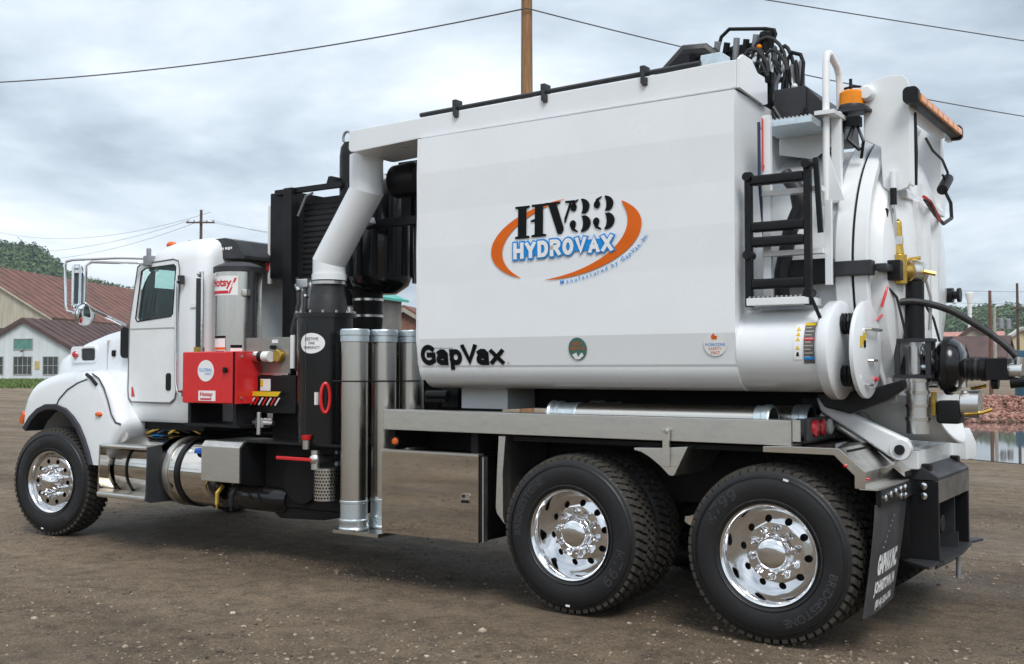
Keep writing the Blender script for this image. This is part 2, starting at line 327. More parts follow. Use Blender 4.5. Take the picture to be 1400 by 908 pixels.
def dirt_material():
    ma = bpy.data.materials.new('packed_dirt'); ma.use_nodes = True; t = ma.node_tree; L = t.links.new; b = t.nodes['Principled BSDF']
    c = t.nodes.new('ShaderNodeTexCoord')
    def nz(scale, det, ro=0.6, st=None, rot=0):
        mpn = t.nodes.new('ShaderNodeMapping'); L(c.outputs['Object'], mpn.inputs[0])
        if st: mpn.inputs['Scale'].default_value = st
        mpn.inputs['Rotation'].default_value = (0, 0, rot)
        n = t.nodes.new('ShaderNodeTexNoise'); L(mpn.outputs[0], n.inputs['Vector']); n.inputs['Scale'].default_value = scale; n.inputs['Detail'].default_value = det; n.inputs['Roughness'].default_value = ro; return n
    def ramp(n, stops):
        r = t.nodes.new('ShaderNodeValToRGB'); L(n.outputs['Fac'], r.inputs[0]); el = r.color_ramp.elements
        el[0].position, el[0].color = stops[0][0], (*stops[0][1], 1); el[1].position, el[1].color = stops[-1][0], (*stops[-1][1], 1)
        for p, cc in stops[1:-1]: k = el.new(p); k.color = (*cc, 1)
        return r
    def mix(a, b2, f, mode='MIX'):
        x = t.nodes.new('ShaderNodeMix'); x.data_type = 'RGBA'; x.blend_type = mode
        if isinstance(f, float): x.inputs[0].default_value = f
        else: L(f, x.inputs[0])
        L(a, x.inputs[6]); L(b2, x.inputs[7]); return x
    big = ramp(nz(0.33, 6, 0.6, (0.5, 1.6, 1), 0.12), [(0.34, (0.122, 0.086, 0.054)), (0.5, (0.222, 0.164, 0.106)), (0.68, (0.320, 0.246, 0.168))])
    mid = ramp(nz(5.5, 8, 0.68), [(0.28, (0.34, 0.32, 0.30)), (0.50, (1, 1, 1)), (0.74, (1.45, 1.42, 1.38))])
    fine = ramp(nz(52, 4, 0.7), [(0.30, (0.42, 0.41, 0.40)), (0.5, (1, 1, 1)), (0.72, (1.75, 1.72, 1.66))])
    gr2 = ramp(nz(150, 3, 0.7), [(0.30, (0.5, 0.49, 0.48)), (0.5, (1, 1, 1)), (0.72, (1.5, 1.48, 1.44))])
    m1 = mix(big.outputs[0], mid.outputs[0], 0.8, 'MULTIPLY'); m2 = mix(mix(m1.outputs[2], fine.outputs[0], 0.8, 'MULTIPLY').outputs[2], gr2.outputs[0], 0.7, 'MULTIPLY')
    vo = t.nodes.new('ShaderNodeTexVoronoi'); vo.inputs['Scale'].default_value = 38; L(c.outputs['Object'], vo.inputs['Vector'])
    pk = t.nodes.new('ShaderNodeMath'); pk.operation = 'GREATER_THAN'; sx = t.nodes.new('ShaderNodeSeparateColor'); L(vo.outputs['Color'], sx.inputs[0]); L(sx.outputs[0], pk.inputs[0]); pk.inputs[1].default_value = 0.90
    lt = t.nodes.new('ShaderNodeMath'); lt.operation = 'LESS_THAN'; L(vo.outputs['Distance'], lt.inputs[0]); lt.inputs[1].default_value = 0.34
    an = t.nodes.new('ShaderNodeMath'); an.operation = 'MULTIPLY'; L(pk.outputs[0], an.inputs[0]); L(lt.outputs[0], an.inputs[1])
    pc = t.nodes.new('ShaderNodeRGB'); pc.outputs[0].default_value = (0.31, 0.26, 0.20, 1)
    m3 = mix(m2.outputs[2], pc.outputs[0], an.outputs[0]); L(m3.outputs[2], b.inputs['Base Color'])
    ro = t.nodes.new('ShaderNodeMapRange'); L(nz(0.5, 5).outputs['Fac'], ro.inputs[0]); ro.inputs[1].default_value = 0.35; ro.inputs[2].default_value = 0.6; ro.inputs[3].default_value = 0.62; ro.inputs[4].default_value = 0.92
    L(ro.outputs[0], b.inputs['Roughness'])
    h = t.nodes.new('ShaderNodeMath'); h.operation = 'ADD'; L(nz(14, 8, 0.7).outputs['Fac'], h.inputs[0])
    h2 = t.nodes.new('ShaderNodeMath'); h2.operation = 'MULTIPLY'; L(nz(70, 5, 0.7).outputs['Fac'], h2.inputs[0]); h2.inputs[1].default_value = 0.45; L(h2.outputs[0], h.inputs[1])
    bp = t.nodes.new('ShaderNodeBump'); bp.inputs['Strength'].default_value = 1.0; bp.inputs['Distance'].default_value = 0.07; L(h.outputs[0], bp.inputs['Height']); L(bp.outputs[0], b.inputs['Normal'])
    return ma
DIRT = dirt_material()
struct('ground', g, DIRT, ang=180)

def stone_material(name, stops, rough=0.85):
    ma = bpy.data.materials.new(name); ma.use_nodes = True; t = ma.node_tree; b = t.nodes['Principled BSDF']; ge = t.nodes.new('ShaderNodeNewGeometry'); r = t.nodes.new('ShaderNodeValToRGB')
    t.links.new(ge.outputs['Random Per Island'], r.inputs[0]); el = r.color_ramp.elements
    el[0].position, el[0].color = stops[0][0], (*stops[0][1], 1); el[1].position, el[1].color = stops[-1][0], (*stops[-1][1], 1)
    for p, cc in stops[1:-1]: k = el.new(p); k.color = (*cc, 1)
    t.links.new(r.outputs[0], b.inputs['Base Color']); b.inputs['Roughness'].default_value = rough; return ma
ICO = [(0, 0, 1), (0.894, 0, 0.447), (0.276, 0.851, 0.447), (-0.724, 0.526, 0.447), (-0.724, -0.526, 0.447), (0.276, -0.851, 0.447), (0.724, 0.526, -0.447), (-0.276, 0.851, -0.447), (-0.894, 0, -0.447), (-0.276, -0.851, -0.447), (0.724, -0.526, -0.447), (0, 0, -1)]
ICF = [(0, 1, 2), (0, 2, 3), (0, 3, 4), (0, 4, 5), (0, 5, 1), (1, 6, 2), (2, 7, 3), (3, 8, 4), (4, 9, 5), (5, 10, 1), (2, 6, 7), (3, 7, 8), (4, 8, 9), (5, 9, 10), (1, 10, 6), (6, 11, 7), (7, 11, 8), (8, 11, 9), (9, 11, 10), (10, 11, 6)]
def rock(mb, c, s, rnd, flat=0.6):
    a = rnd.random() * 6.28; ca, sa = math.cos(a), math.sin(a); sx, sy, sz = s * rnd.uniform(0.7, 1.3), s * rnd.uniform(0.6, 1.1), s * flat * rnd.uniform(0.6, 1.2); vs = []
    for x, y, z in ICO:
        k = rnd.uniform(0.75, 1.15); x, y, z = x * sx * k, y * sy * k, z * sz * k; vs.append((c[0] + x * ca - y * sa, c[1] + x * sa + y * ca, c[2] + z))
    mb.add(vs, ICF)
def fast_mesh(name, mb, ma, kind):
    me = bpy.data.meshes.new(name); me.from_pydata(mb.v, [], mb.f); me.materials.append(ma); o = link(name, me); o['kind'] = kind; return o
rnd = random.Random(3); gr = MB()
for i in range(44000):
    de = 4.6 + 22 * rnd.random() ** 2.0; la = rnd.uniform(-0.56, 0.56) * de * 1.1; p = loc(la, de)
    dens = noise.noise(Vector((p.x * 0.45, p.y * 0.9, 2)))
    if rnd.random() > 0.42 + dens * 1.1: continue
    if la > 2.5 and 14.5 < de < 33: continue
    s = 0.0045 + 0.014 * rnd.random() ** 4.0 + (0.016 if rnd.random() < 0.006 else 0)
    rock(gr, (p.x, p.y, ground_z(p.x, p.y) + s * 0.15), s, rnd)
for i in range(7000):
    x, y = rnd.uniform(-3, 13), rnd.uniform(-15, -1); s = 0.006 + 0.018 * rnd.random() ** 3; rock(gr, (x, y, ground_z(x, y) + s * 0.15), s, rnd)
STONE = stone_material('loose_stones', [(0, (0.06, 0.048, 0.038)), (0.35, (0.18, 0.145, 0.112)), (0.75, (0.27, 0.215, 0.155)), (0.95, (0.36, 0.30, 0.23)), (1, (0.50, 0.45, 0.37))])
o = fast_mesh('gravel', gr, STONE, 'stuff'); o['label'] = 'loose stones scattered over the dirt yard'; o['category'] = 'gravel'

# puddles
WATER = bpy.data.materials.new('puddle_water'); WATER.use_nodes = True
_t = WATER.node_tree; _b = _t.nodes['Principled BSDF']; _b.inputs['Base Color'].default_value = (0.085, 0.072, 0.058, 1); _b.inputs['Roughness'].default_value = 0.03; _b.inputs['IOR'].default_value = 1.33; _b.inputs['Specular IOR Level'].default_value = 0.8
_n = _t.nodes.new('ShaderNodeTexNoise'); _n.inputs['Scale'].default_value = 2.2; _bp = _t.nodes.new('ShaderNodeBump'); _bp.inputs['Strength'].default_value = 0.03; _t.links.new(_n.outputs['Fac'], _bp.inputs['Height']); _t.links.new(_bp.outputs[0], _b.inputs['Normal'])
def puddle(lat, dep, rl, rd, seed, z):
    mb = MB(); n = 72; pts = []
    for i in range(n):
        a = 2 * math.pi * i / n; k = 1 + 0.22 * noise.noise(Vector((math.cos(a) * 1.6, math.sin(a) * 1.6, seed))) + 0.10 * noise.noise(Vector((math.cos(a) * 5, math.sin(a) * 5, seed)))
        p = loc(lat + rl * k * math.cos(a), dep + rd * k * math.sin(a)); pts.append((p.x, p.y, z))
    mb.add(pts, [tuple(range(n))]); return struct('puddle', mb, WATER)
puddle(16.0, 24.0, 10.6, 9.6, 1.3, 0.012); puddle(-17.5, 24.0, 3.2, 0.9, 5.1, 0.02); puddle(11.5, 12.9, 2.4, 0.22, 8.8, 0.004); puddle(-15, 17.5, 1.6, 0.35, 3.7, 0.012)

# grass bank by the sheds
GRASS = stone_material('grass_blades', [(0, (0.045, 0.085, 0.016)), (0.5, (0.10, 0.17, 0.03)), (1, (0.19, 0.25, 0.06))], 0.7)
gm = MB(); rnd = random.Random(11)
for i in range(15000):
    de = rnd.uniform(83, 113); la = rnd.uniform(-66, -36) * de / 100
    p = loc(la, de); z = ground_z(p.x, p.y); a = rnd.random() * 6.28; h = rnd.uniform(0.12, 0.42); w = rnd.uniform(0.05, 0.13)
    gm.add([(p.x + w * math.cos(a), p.y + w * math.sin(a), z), (p.x - w * math.cos(a), p.y - w * math.sin(a), z), (p.x + rnd.uniform(-.15, .15), p.y + rnd.uniform(-.15, .15), z + h)], [(0, 1, 2)])
o = fast_mesh('grass', gm, GRASS, 'stuff'); o['label'] = 'strip of green grass in front of the white shed'; o['category'] = 'grass'

# heap of reddish rubble behind the puddle
rb = MB(); rnd = random.Random(5)
for i in range(11000):
    la = rnd.uniform(9, 34); de = 32.6 + rnd.random() * 11; t_ = (de - 32.6) / 11
    h = 0.62 * math.sin(min(1, t_ * 1.5) * math.pi * 0.5) * (1 - smooth(0.72, 1, t_)) * smooth(9, 13, la) * (0.8 + 0.5 * noise.noise(Vector((la * 0.3, de * 0.3, 1))))
    p = loc(la, de); rock(rb, (p.x, p.y, max(0, h) * rnd.uniform(0.8, 1.0) + 0.03), 0.04 + 0.09 * rnd.random() ** 2, rnd, 0.75)
o = fast_mesh('rubble_heap', rb, stone_material('red_rubble', [(0, (0.15, 0.068, 0.05)), (0.5, (0.30, 0.135, 0.10)), (1, (0.44, 0.25, 0.20))]), 'stuff'); o['label'] = 'low heap of reddish broken rubble beyond the puddle'; o['category'] = 'rubble'

# ------------------------------------------------------------------ hills and woods
PROF = [(-180, .06), (-60, .09), (-40, .115), (-29, .108), (-25.8, .106), (-24.4, .105), (-23.3, .088), (-22.5, .077), (-21, .067), (-18, .055), (-10, .042), (0, .038), (10, .038), (20, .042), (22.8, .045), (25.8, .047), (30, .05), (60, .08), (180, .06)]
def crest(az):
    for (a, t0), (b, t1) in zip(PROF, PROF[1:]):
        if a <= az <= b: return t0 + (t1 - t0) * (az - a) / (b - a)
    return 0.06
RC = 640.0
def hill_z(az, r):
    h = crest(az) * RC * max(0.5, math.cos(R(az))) + 1.6
    k = smooth(260, RC, r) if r < RC else 1 - 0.4 * smooth(RC, 1500, r)
    return 0.3 + h * k ** 1.2 + (noise.noise(Vector((az * 0.35, r * 0.008, 3))) * 3.5 * k)
def polar(az, r): return loc(r * math.sin(R(az)), r * math.cos(R(az)))
hm = MB(); rs = [255, 300, 350, 400, 450, 500, 550, 600, 640, 700, 900, 1500]; AZ = [-180 + 1.5 * i for i in range(240)]
for r in rs:
    for az in AZ: p = polar(az, r); hm.v.append((p.x, p.y, hill_z(az, r) if r > 256 else -1.0))
na = len(AZ); hm.f = [(i * na + k, i * na + (k + 1) % na, (i + 1) * na + (k + 1) % na, (i + 1) * na + k) for i in range(len(rs) - 1) for k in range(na)]
struct('hills', hm, mat('hill_green', (0.052, 0.085, 0.034), 0.9, col2=(0.022, 0.044, 0.018), vs=0.08), ang=180)
wd = MB(); rnd = random.Random(21)
def tree_crown(mb, c, s, hgt, rnd, n, lf):               # leaf clumps spread over and through an uneven crown
    sd_ = rnd.random() * 50
    for i in range(n):
        v = Vector((rnd.gauss(0, 1), rnd.gauss(0, 1), rnd.gauss(0.25, 1))).normalized(); k = (0.74 + 0.5 * noise.noise(v * 1.8 + Vector((sd_, 0, 0)))) * rnd.uniform(0.72, 1.05)
        p = Vector((c[0] + v.x * s * k, c[1] + v.y * s * k, c[2] + v.z * hgt * k)); nn = (v + Vector((rnd.uniform(-.6, .6), rnd.uniform(-.6, .6), rnd.uniform(-.2, .7)))).normalized(); _, u, w = frame(nn); q_ = lf * rnd.uniform(0.6, 1.4); a = rnd.random() * 6.28
        e1 = (u * math.cos(a) + w * math.sin(a)) * q_; e2 = (w * math.cos(a) - u * math.sin(a)) * q_
        mb.add([p + e1, p + e2 * 0.8, p - e1 * 0.9, p - e2 * 0.85 + nn * q_ * 0.3], [(0, 1, 2, 3)])
for i in range(2900):
    left = i < 760
    az = rnd.uniform(-29.5, -19) if left else rnd.uniform(19, 30) if i < 1250 else rnd.uniform(-19, 19) if i < 1900 else rnd.choice((-1, 1)) * rnd.uniform(29.5, 62)
    r = 640 - 250 * rnd.random() ** 1.3; p = polar(az, r); s = rnd.uniform(3.2, 5.8)
    tree_crown(wd, (p.x, p.y, hill_z(az, r) + s * 0.55), s, s * rnd.uniform(0.85, 1.3), rnd, 150 if i < 1250 else 60, 0.75 if i < 1250 else 1.2)
o = fast_mesh('hillside_wood', wd, stone_material('distant_foliage', [(0, (0.036, 0.075, 0.026)), (0.5, (0.070, 0.126, 0.043)), (1, (0.120, 0.180, 0.068))], 0.9), 'stuff'); o['label'] = 'green wooded hillside beyond the sheds and rooftops'; o['category'] = 'woods'

# ------------------------------------------------------------------ buildings
RUST = mat('rusty_roof', (0.235, 0.098, 0.068), 0.8, col2=(0.115, 0.058, 0.046), vs=0.55, stretch=(1, 1.4, 1), bump=0.3, bs=1.2)
PURP = mat('brown_roof', (0.115, 0.062, 0.056), 0.8, col2=(0.070, 0.042, 0.040), vs=0.8, bump=0.3, bs=2)
CREAM = mat('cream_boards', (0.50, 0.47, 0.38), 0.8, col2=(0.33, 0.30, 0.235), vs=0.9, stretch=(3, 1, 0.3))
SHEDW = mat('white_boards', (0.66, 0.71, 0.73), 0.75, col2=(0.54, 0.58, 0.60), vs=0.7, stretch=(2, 1, 0.4))
FRAME = mat('window_frame', (0.36, 0.37, 0.35), 0.7, var=0.3, vs=2)
GREENP = mat('green_board', (0.10, 0.26, 0.22), 0.7, var=0.2, vs=2)
DGREY = mat('grey_siding', (0.19, 0.18, 0.17), 0.8, var=0.25, vs=1.2)
TEALR = mat('teal_roof', (0.08, 0.42, 0.36), 0.5, var=0.12, vs=1)
PINKR = mat('pink_roof', (0.50, 0.24, 0.20), 0.8, var=0.15, vs=1)
PALER = mat('pale_metal_roof', (0.62, 0.60, 0.54), 0.6, var=0.1, vs=1)
BRICK = mat('brick_wall', (0.27, 0.13, 0.09), 0.85, var=0.3, vs=3)
def lpart(name, mb, ma, parent, **k):
    o = link(name, mb.mesh(name, ma, **k), parent, WL[parent]); return o
def gable(name, label, cat, lat, dep, phi, hw, ze, za, zb, ln, wall, roof, windows=(), over=0.35, sheets=0, group=None):
    t = thing(name, label, cat, loc(lat, dep, zb), group); t.rotation_euler = (0, 0, TH - R(phi)); e_, a = ze - zb, za - zb
    lpart('wall', MB().prism([(-hw, 0), (hw, 0), (hw, e_), (0, a), (-hw, e_)], 'y', 0, ln), wall, t)
    sl = (a - e_) / hw; th = 0.16
    for s in (1, -1):
        mb = MB().prism([(s * 0.001, a + 0.02), (s * (hw + over), e_ - over * sl + 0.02), (s * (hw + over), e_ - over * sl + 0.02 + th), (s * 0.001, a + 0.02 + th)], 'y', -over, ln + over)
        rf = lpart('roof', mb, roof, t)
        if sheets and s == 1:                            # standing ribs between the roofing sheets
            rb_ = MB(); k = 1.2
            while k < ln: rb_.obox((s * 0.1, k, a + 0.05 + th), (s * (hw + over - 0.1), k, e_ - over * sl + 0.13 + th), 0.10, 0.07); k += sheets
            lpart('roof_ribs', rb_, roof, rf)
    lpart('fascia', MB().prism([(0, a + 0.01), (hw + over, e_ - over * sl + .01), (hw + over, e_ - over * sl - 0.28), (0, a - 0.3), (-hw - over, e_ - over * sl - 0.28), (-hw - over, e_ - over * sl + .01)], 'y', -over - 0.04, -over + 0.05), PURP if roof is PURP else FRAME if roof is not RUST else CREAM, t)
    for x0, x1, z0, z1, pm, mull in windows:
        w = MB(); f = 0.09
        w.box(x0, x1, -0.07, 0.05, z0, z0 + f); w.box(x0, x1, -0.07, 0.05, z1 - f, z1); w.box(x0, x0 + f, -0.07, 0.05, z0 + f, z1 - f); w.box(x1 - f, x1, -0.07, 0.05, z0 + f, z1 - f)
        for i in range(1, mull): xx = x0 + (x1 - x0) * i / mull; w.box(xx - 0.03, xx + 0.03, -0.06, 0.04, z0 + f, z1 - f)
        if mull > 1: w.box(x0 + f, x1 - f, -0.055, 0.04, (z0 + z1) / 2 - 0.03, (z0 + z1) / 2 + 0.03)
        wo_ = lpart('window', w, FRAME, t); lpart('pane', MB().box(x0 + f * 0.5, x1 - f * 0.5, -0.02, 0.03, z0 + f * 0.5, z1 - f * 0.5), pm, wo_)
    return t
gable('warehouse', 'huge old warehouse with long rusty brown roof below the wooded hill', 'warehouse', -77.6, 150, 6.2, 12.9, 9.2, 16.9, 0.4, 64, CREAM, RUST,
      [(-3.0, -1.6, 10.2, 11.9, PANE, 1), (-4.4, -0.4, 5.2, 7.3, PANE, 3), (0.2, 4.2, 5.2, 7.3, PANE, 3), (4.8, 8.8, 5.2, 7.3, PANE, 3)], 0.5, 2.4)
SH = gable('white_shed', 'small white gabled shed with grimy windows in front of the warehouse', 'shed', -53.0, 115, 9, 5.6, 4.15, 7.2, 0.45, 26, SHEDW, PURP,
      [(-1.15, 1.15, 3.4, 4.65, GREENP, 1), (-1.15, 1.1, 0.7, 2.72, PANE, 4), (2.34, 4.2, 0.7, 2.72, PANE, 3), (-4.6, -2.3, 0.7, 2.72, PANE, 3)], 0.35, 1.6)
lpart('lamp', MB().cyl((0.1, -0.45, 3.3), (0.1, 0.0, 3.45), 0.05).lathe([(3.15, 0.22), (3.32, 0.08), (3.38, 0.03)], (0.1, -0.45, 0)), mat('rust_brown', (0.13, 0.05, 0.03), 0.7), SH)
lpart('notice', MB().box(1.4, 1.95, -0.05, 0.0, 1.3, 2.2), mat('notice_yellow', (0.55, 0.42, 0.16), 0.7, var=0.3, vs=6), SH)
lpart('foundation', MB().box(-5.65, 5.65, -0.06, 0.02, -0.6, 0.12), mat('foundation_brown', (0.10, 0.07, 0.05), 0.9), SH)
gable('teal_roof_shed', 'teal roofed shed seen through the machinery behind the cab', 'shed', -13.6, 62, 20, 4.0, 6.1, 7.7, 0.0, 8, DGREY, TEALR)
gable('brick_house', 'rust red roofed brick house in the gap beside the water tank', 'house', -7.5, 74, 10, 3.0, 4.2, 6.0, 0.0, 9, BRICK, RUST, [(-2, -1, 2, 3.4, PANE, 2), (1, 2, 2, 3.4, PANE, 2)])
HG = 'houses in the hamlet beyond the rubble heap'
gable('pale_roof_shed', 'low shed with a pale metal roof beyond the rubble heap', 'shed', 37.0, 88, -62, 3.2, 1.9, 3.1, 0.4, 5.5, DGREY, PALER)
gable('brown_house', 'long low dark house with a brown roof beside the pale roofed shed', 'house', 51, 120, -60, 4.2, 2.6, 4.6, 0.5, 9, DGREY, PURP)
gable('cream_house', 'tall narrow cream house with dark roof standing among low roofs', 'house', 60, 138, 25, 2.0, 5.8, 7.4, 0.5, 5, CREAM, PURP, [(-1.1, -0.2, 2.6, 4.0, PANE, 2), (0.4, 1.3, 2.6, 4.0, PANE, 2)])
gable('grey_house', 'grey sided house with a dark brown roof between two poles', 'house', 58.5, 125, -58, 4.5, 3.2, 5.6, 0.5, 9.5, DGREY, PURP)
gable('pink_roof_house', 'house with faded pink roof behind the grey house', 'house', 74, 160, -60, 4, 5.4, 7.4, 0.5, 8, CREAM, PINKR)
gable('yellow_house', 'pale yellow gabled house beside the far utility pole', 'house', 65.5, 136, 20, 2.6, 5.2, 7.1, 0.5, 6, mat('yellow_boards', (0.55, 0.46, 0.27), 0.8, var=0.1), PALER, [(-1.2, -0.4, 2.4, 3.8, PANE, 1), (0.4, 1.2, 2.4, 3.8, PANE, 1)])
bc = thing('blue_container', 'blue steel container standing at the edge of the yard', 'container', loc(29.9, 58.5, 0)); bc.rotation_euler = (0, 0, TH + 0.1)
bl = mat('container_blue', (0.03, 0.14, 0.22), 0.6, var=0.25, vs=2)
lpart('body', MB().box(-1.0, 1.2, 0, 2.2, 0.0, 2.75), bl, bc, bevel=0.03)
for i in range(7): lpart('rib', MB().box(-0.95 + i * 0.32, -0.80 + i * 0.32, -0.05, 0.0, 0.1, 2.65), bl, bc)
lpart('door_sheet', MB().box(-0.1, 0.5, -0.09, -0.05, 0.9, 2.0), mat('sheet_grey', (0.5, 0.53, 0.55), 0.6), bc)

# ------------------------------------------------------------------ poles and wires
WOOD = mat('pole_wood', (0.335, 0.185, 0.085), 0.85, col2=(0.20, 0.105, 0.048), vs=5, stretch=(5, 5, 0.35), bump=0.3, bs=14)
WOODD = mat('pole_dark', (0.10, 0.065, 0.05), 0.9, var=0.3, vs=4)
WOODR = mat('pole_rusty', (0.16, 0.075, 0.055), 0.9, var=0.3, vs=4)
WOODP = mat('pole_pale', (0.36, 0.33, 0.29), 0.9, var=0.2, vs=4)
STEEL = mat('grey_metal', (0.30, 0.31, 0.33), 0.5, 0.5, var=0.15)
def pole(name, label, lat, dep, h, r, ma, arms=(), group=None, cans=()):
    t = thing(name, label, 'pole', loc(lat, dep, 0.0), group); t.rotation_euler = (0, 0, TH)
    lpart('post', MB().lathe([(-0.3, r * 1.15), (h * 0.5, r), (h, r * 0.82)], n=16), ma, t)
    for z, w in arms:
        ca_ = lpart('crossarm', MB().box(-w, w, -r - 0.12, -r + 0.02, z - 0.06, z + 0.06), WOODD, t)
        for k in (-0.9, -0.45, 0.45, 0.9): lpart('insulator', MB().lathe([(z + 0.06, 0.02), (z + 0.12, 0.06), (z + 0.2, 0.05), (z + 0.24, 0.015)], (k * w, -r - 0.05, 0), n=8), STEEL, ca_)
    for x, z in cans: lpart('transformer', MB().lathe([(z - 0.45, 0.05), (z - 0.42, 0.24), (z + 0.4, 0.24), (z + 0.48, 0.1)], (x, 0, 0), n=12).box(min(x, 0), max(x, 0), -0.04, 0.04, z - 0.05, z + 0.05), STEEL, t)
    return t
pole('utility_pole', 'tall brown wooden utility pole rising behind the white tank', 0.345, 24.5, 11.2, 0.15, WOOD, [(10.6, 1.1)])
pole('utility_pole', 'wooden utility pole at the far end of the cable toward the sheds', -27, 33, 11.4, 0.15, WOOD, [(10.9, 1.1)])
pole('utility_pole', 'wooden utility pole beyond the rubble heap carrying two cables', 36.3, 39.5, 11.2, 0.15, WOOD, [(10.4, 2.6)])
FP = 'far utility poles'
pole('utility_pole', 'distant dark pole with crossarm above the cab roof', -26.5, 90, 15.3, 0.14, WOODD, [(14.2, 1.2)], FP)
pole('utility_pole', 'short bare distant pole close to the crossarm pole above the cab', -34.2, 112, 15.4, 0.13, WOODD, (), FP)
pole('utility_pole', 'rusty brown bare pole standing among the far roofs', 31.6, 70, 6.9, 0.115, WOODR, (), FP)
pole('utility_pole', 'pale weathered pole carrying a pair of grey transformers', 41.0, 90, 7.0, 0.14, WOODP, (), FP, [(0.55, 5.6), (1.15, 5.55)])
pole('utility_pole', 'tall thin dark pole behind the blue container', 35.8, 75, 7.8, 0.10, WOODD, [(6.0, 0.5)], FP)
wt = thing('white_stack', 'slim white stack with a flared cap above the far roofs', 'stack', loc(67.0, 155, 0.4)); lpart('column', MB().lathe([(0, 0.42), (9.4, 0.28)], n=20), VWHITE, wt)
lpart('cap', MB().lathe([(9.4, 0.29), (11.2, 0.34), (12.2, 0.62), (12.6, 0.62), (12.7, 0.4)], n=20), VWHITE, wt)
WIRE = mat('wire_dark', (0.10, 0.10, 0.11), 0.7)
def wire(label, a, b, sag, r=0.011, n=36):
    a, b = Vector(a), Vector(b); pts = []
    for i in range(n + 1): t_ = i / n; p = a.lerp(b, t_); p.z -= sag * 4 * t_ * (1 - t_); pts.append(p)
    solo('overhead_wire', MB().tube(pts, r, 6), WIRE, label, 'wire', tuple(a), 'overhead wires')
pt = loc(0.34, 24.3, 10.0)
wire('thick overhead cable sagging from the brown pole toward the sheds', pt, loc(-27, 33, 10.9), 0.95, 0.017)
wire('overhead cable running from the brown pole past the tail of the truck', pt, loc(36, 42, 10.4), 0.9, 0.015)
wire('high overhead cable crossing the sky above the tail of the truck', loc(-3.4, 21.1, 10.5), loc(36.6, 37, 10.5), 0.15, 0.014)
for k, (za_, zb_) in enumerate(((14.4, 8.3), (14.35, 7.4), (15.1, 11.6))): wire(['upper', 'lower', 'topmost'][k] + ' thin line strung from the distant crossarm pole over the sheds', loc(-26.5 + (k - 1) * 0.9, 89.8, za_), loc(-70, 125 + 5 * k, zb_ + 9), 2.2, 0.014)
for k in range(2): wire('thin line leaving the distant crossarm pole behind the cab, ' + ['upper', 'lower'][k], loc(-26.5 + k * 0.9, 89.8, 14.4), loc(10, 70 + k * 4, 11.5 - k), 1.6, 0.013)
for k, (zz, lab) in enumerate(((7.4, 'highest'), (6.5, 'middle'), (5.7, 'lowest'))): wire(lab + ' thin line strung between the poles above the far roofs', loc(20, 84, zz + 1.5), loc(52, 70, zz), 0.8, 0.012)
# ------------------------------------------------------------------ truck helpers
def plate(mb, outline, holes, ax, a, b):                 # flat plate with real openings
    bm = bmesh.new(); loops = []
    for lp in [outline] + list(holes):
        vs = [bm.verts.new((p[0], p[1], 0)) for p in lp]; loops.append(vs)
        for i in range(len(vs)): bm.edges.new((vs[i], vs[(i + 1) % len(vs)]))
    bmesh.ops.triangle_fill(bm, use_beauty=True, use_dissolve=False, edges=bm.edges)
    bm.verts.index_update(); n = len(bm.verts)
    def P(p, t): return {'x': (t, p[0], p[1]), 'y': (p[0], t, p[1]), 'z': (p[0], p[1], t)}[ax]
    co = [(v.co.x, v.co.y) for v in bm.verts]; tr = [tuple(v.index for v in f.verts) for f in bm.faces]
    fs = tr + [tuple(i + n for i in reversed(t_)) for t_ in tr]
    for vs in loops:
        k = [v.index for v in vs]; fs += [(k[i], k[(i + 1) % len(k)], k[(i + 1) % len(k)] + n, k[i] + n) for i in range(len(k))]
    bm.free(); mb.add([P(p, a) for p in co] + [P(p, b) for p in co], fs); return mb
def circ(cx, cy, r, n=16): return [(cx + r * math.cos(2 * math.pi * i / n), cy + r * math.sin(2 * math.pi * i / n)) for i in range(n)]
def ring(mb, prof, o, ax, n=40): return mb.lathe(prof, o, ax, n, closed=True)
def both(name, mb, ma, parent, **k):
    o = part(name, mb, ma, parent, **k); r = MB(); r.v = [(x, 2.44 - y, z) for x, y, z in mb.v]; r.f = list(mb.f)
    return o, part(name, r, ma, parent, **k)
T = thing('vacuum_truck', 'white hydro excavation vacuum truck with big water tank parked on the dirt yard', 'truck', (3.9, 1.22, 0))

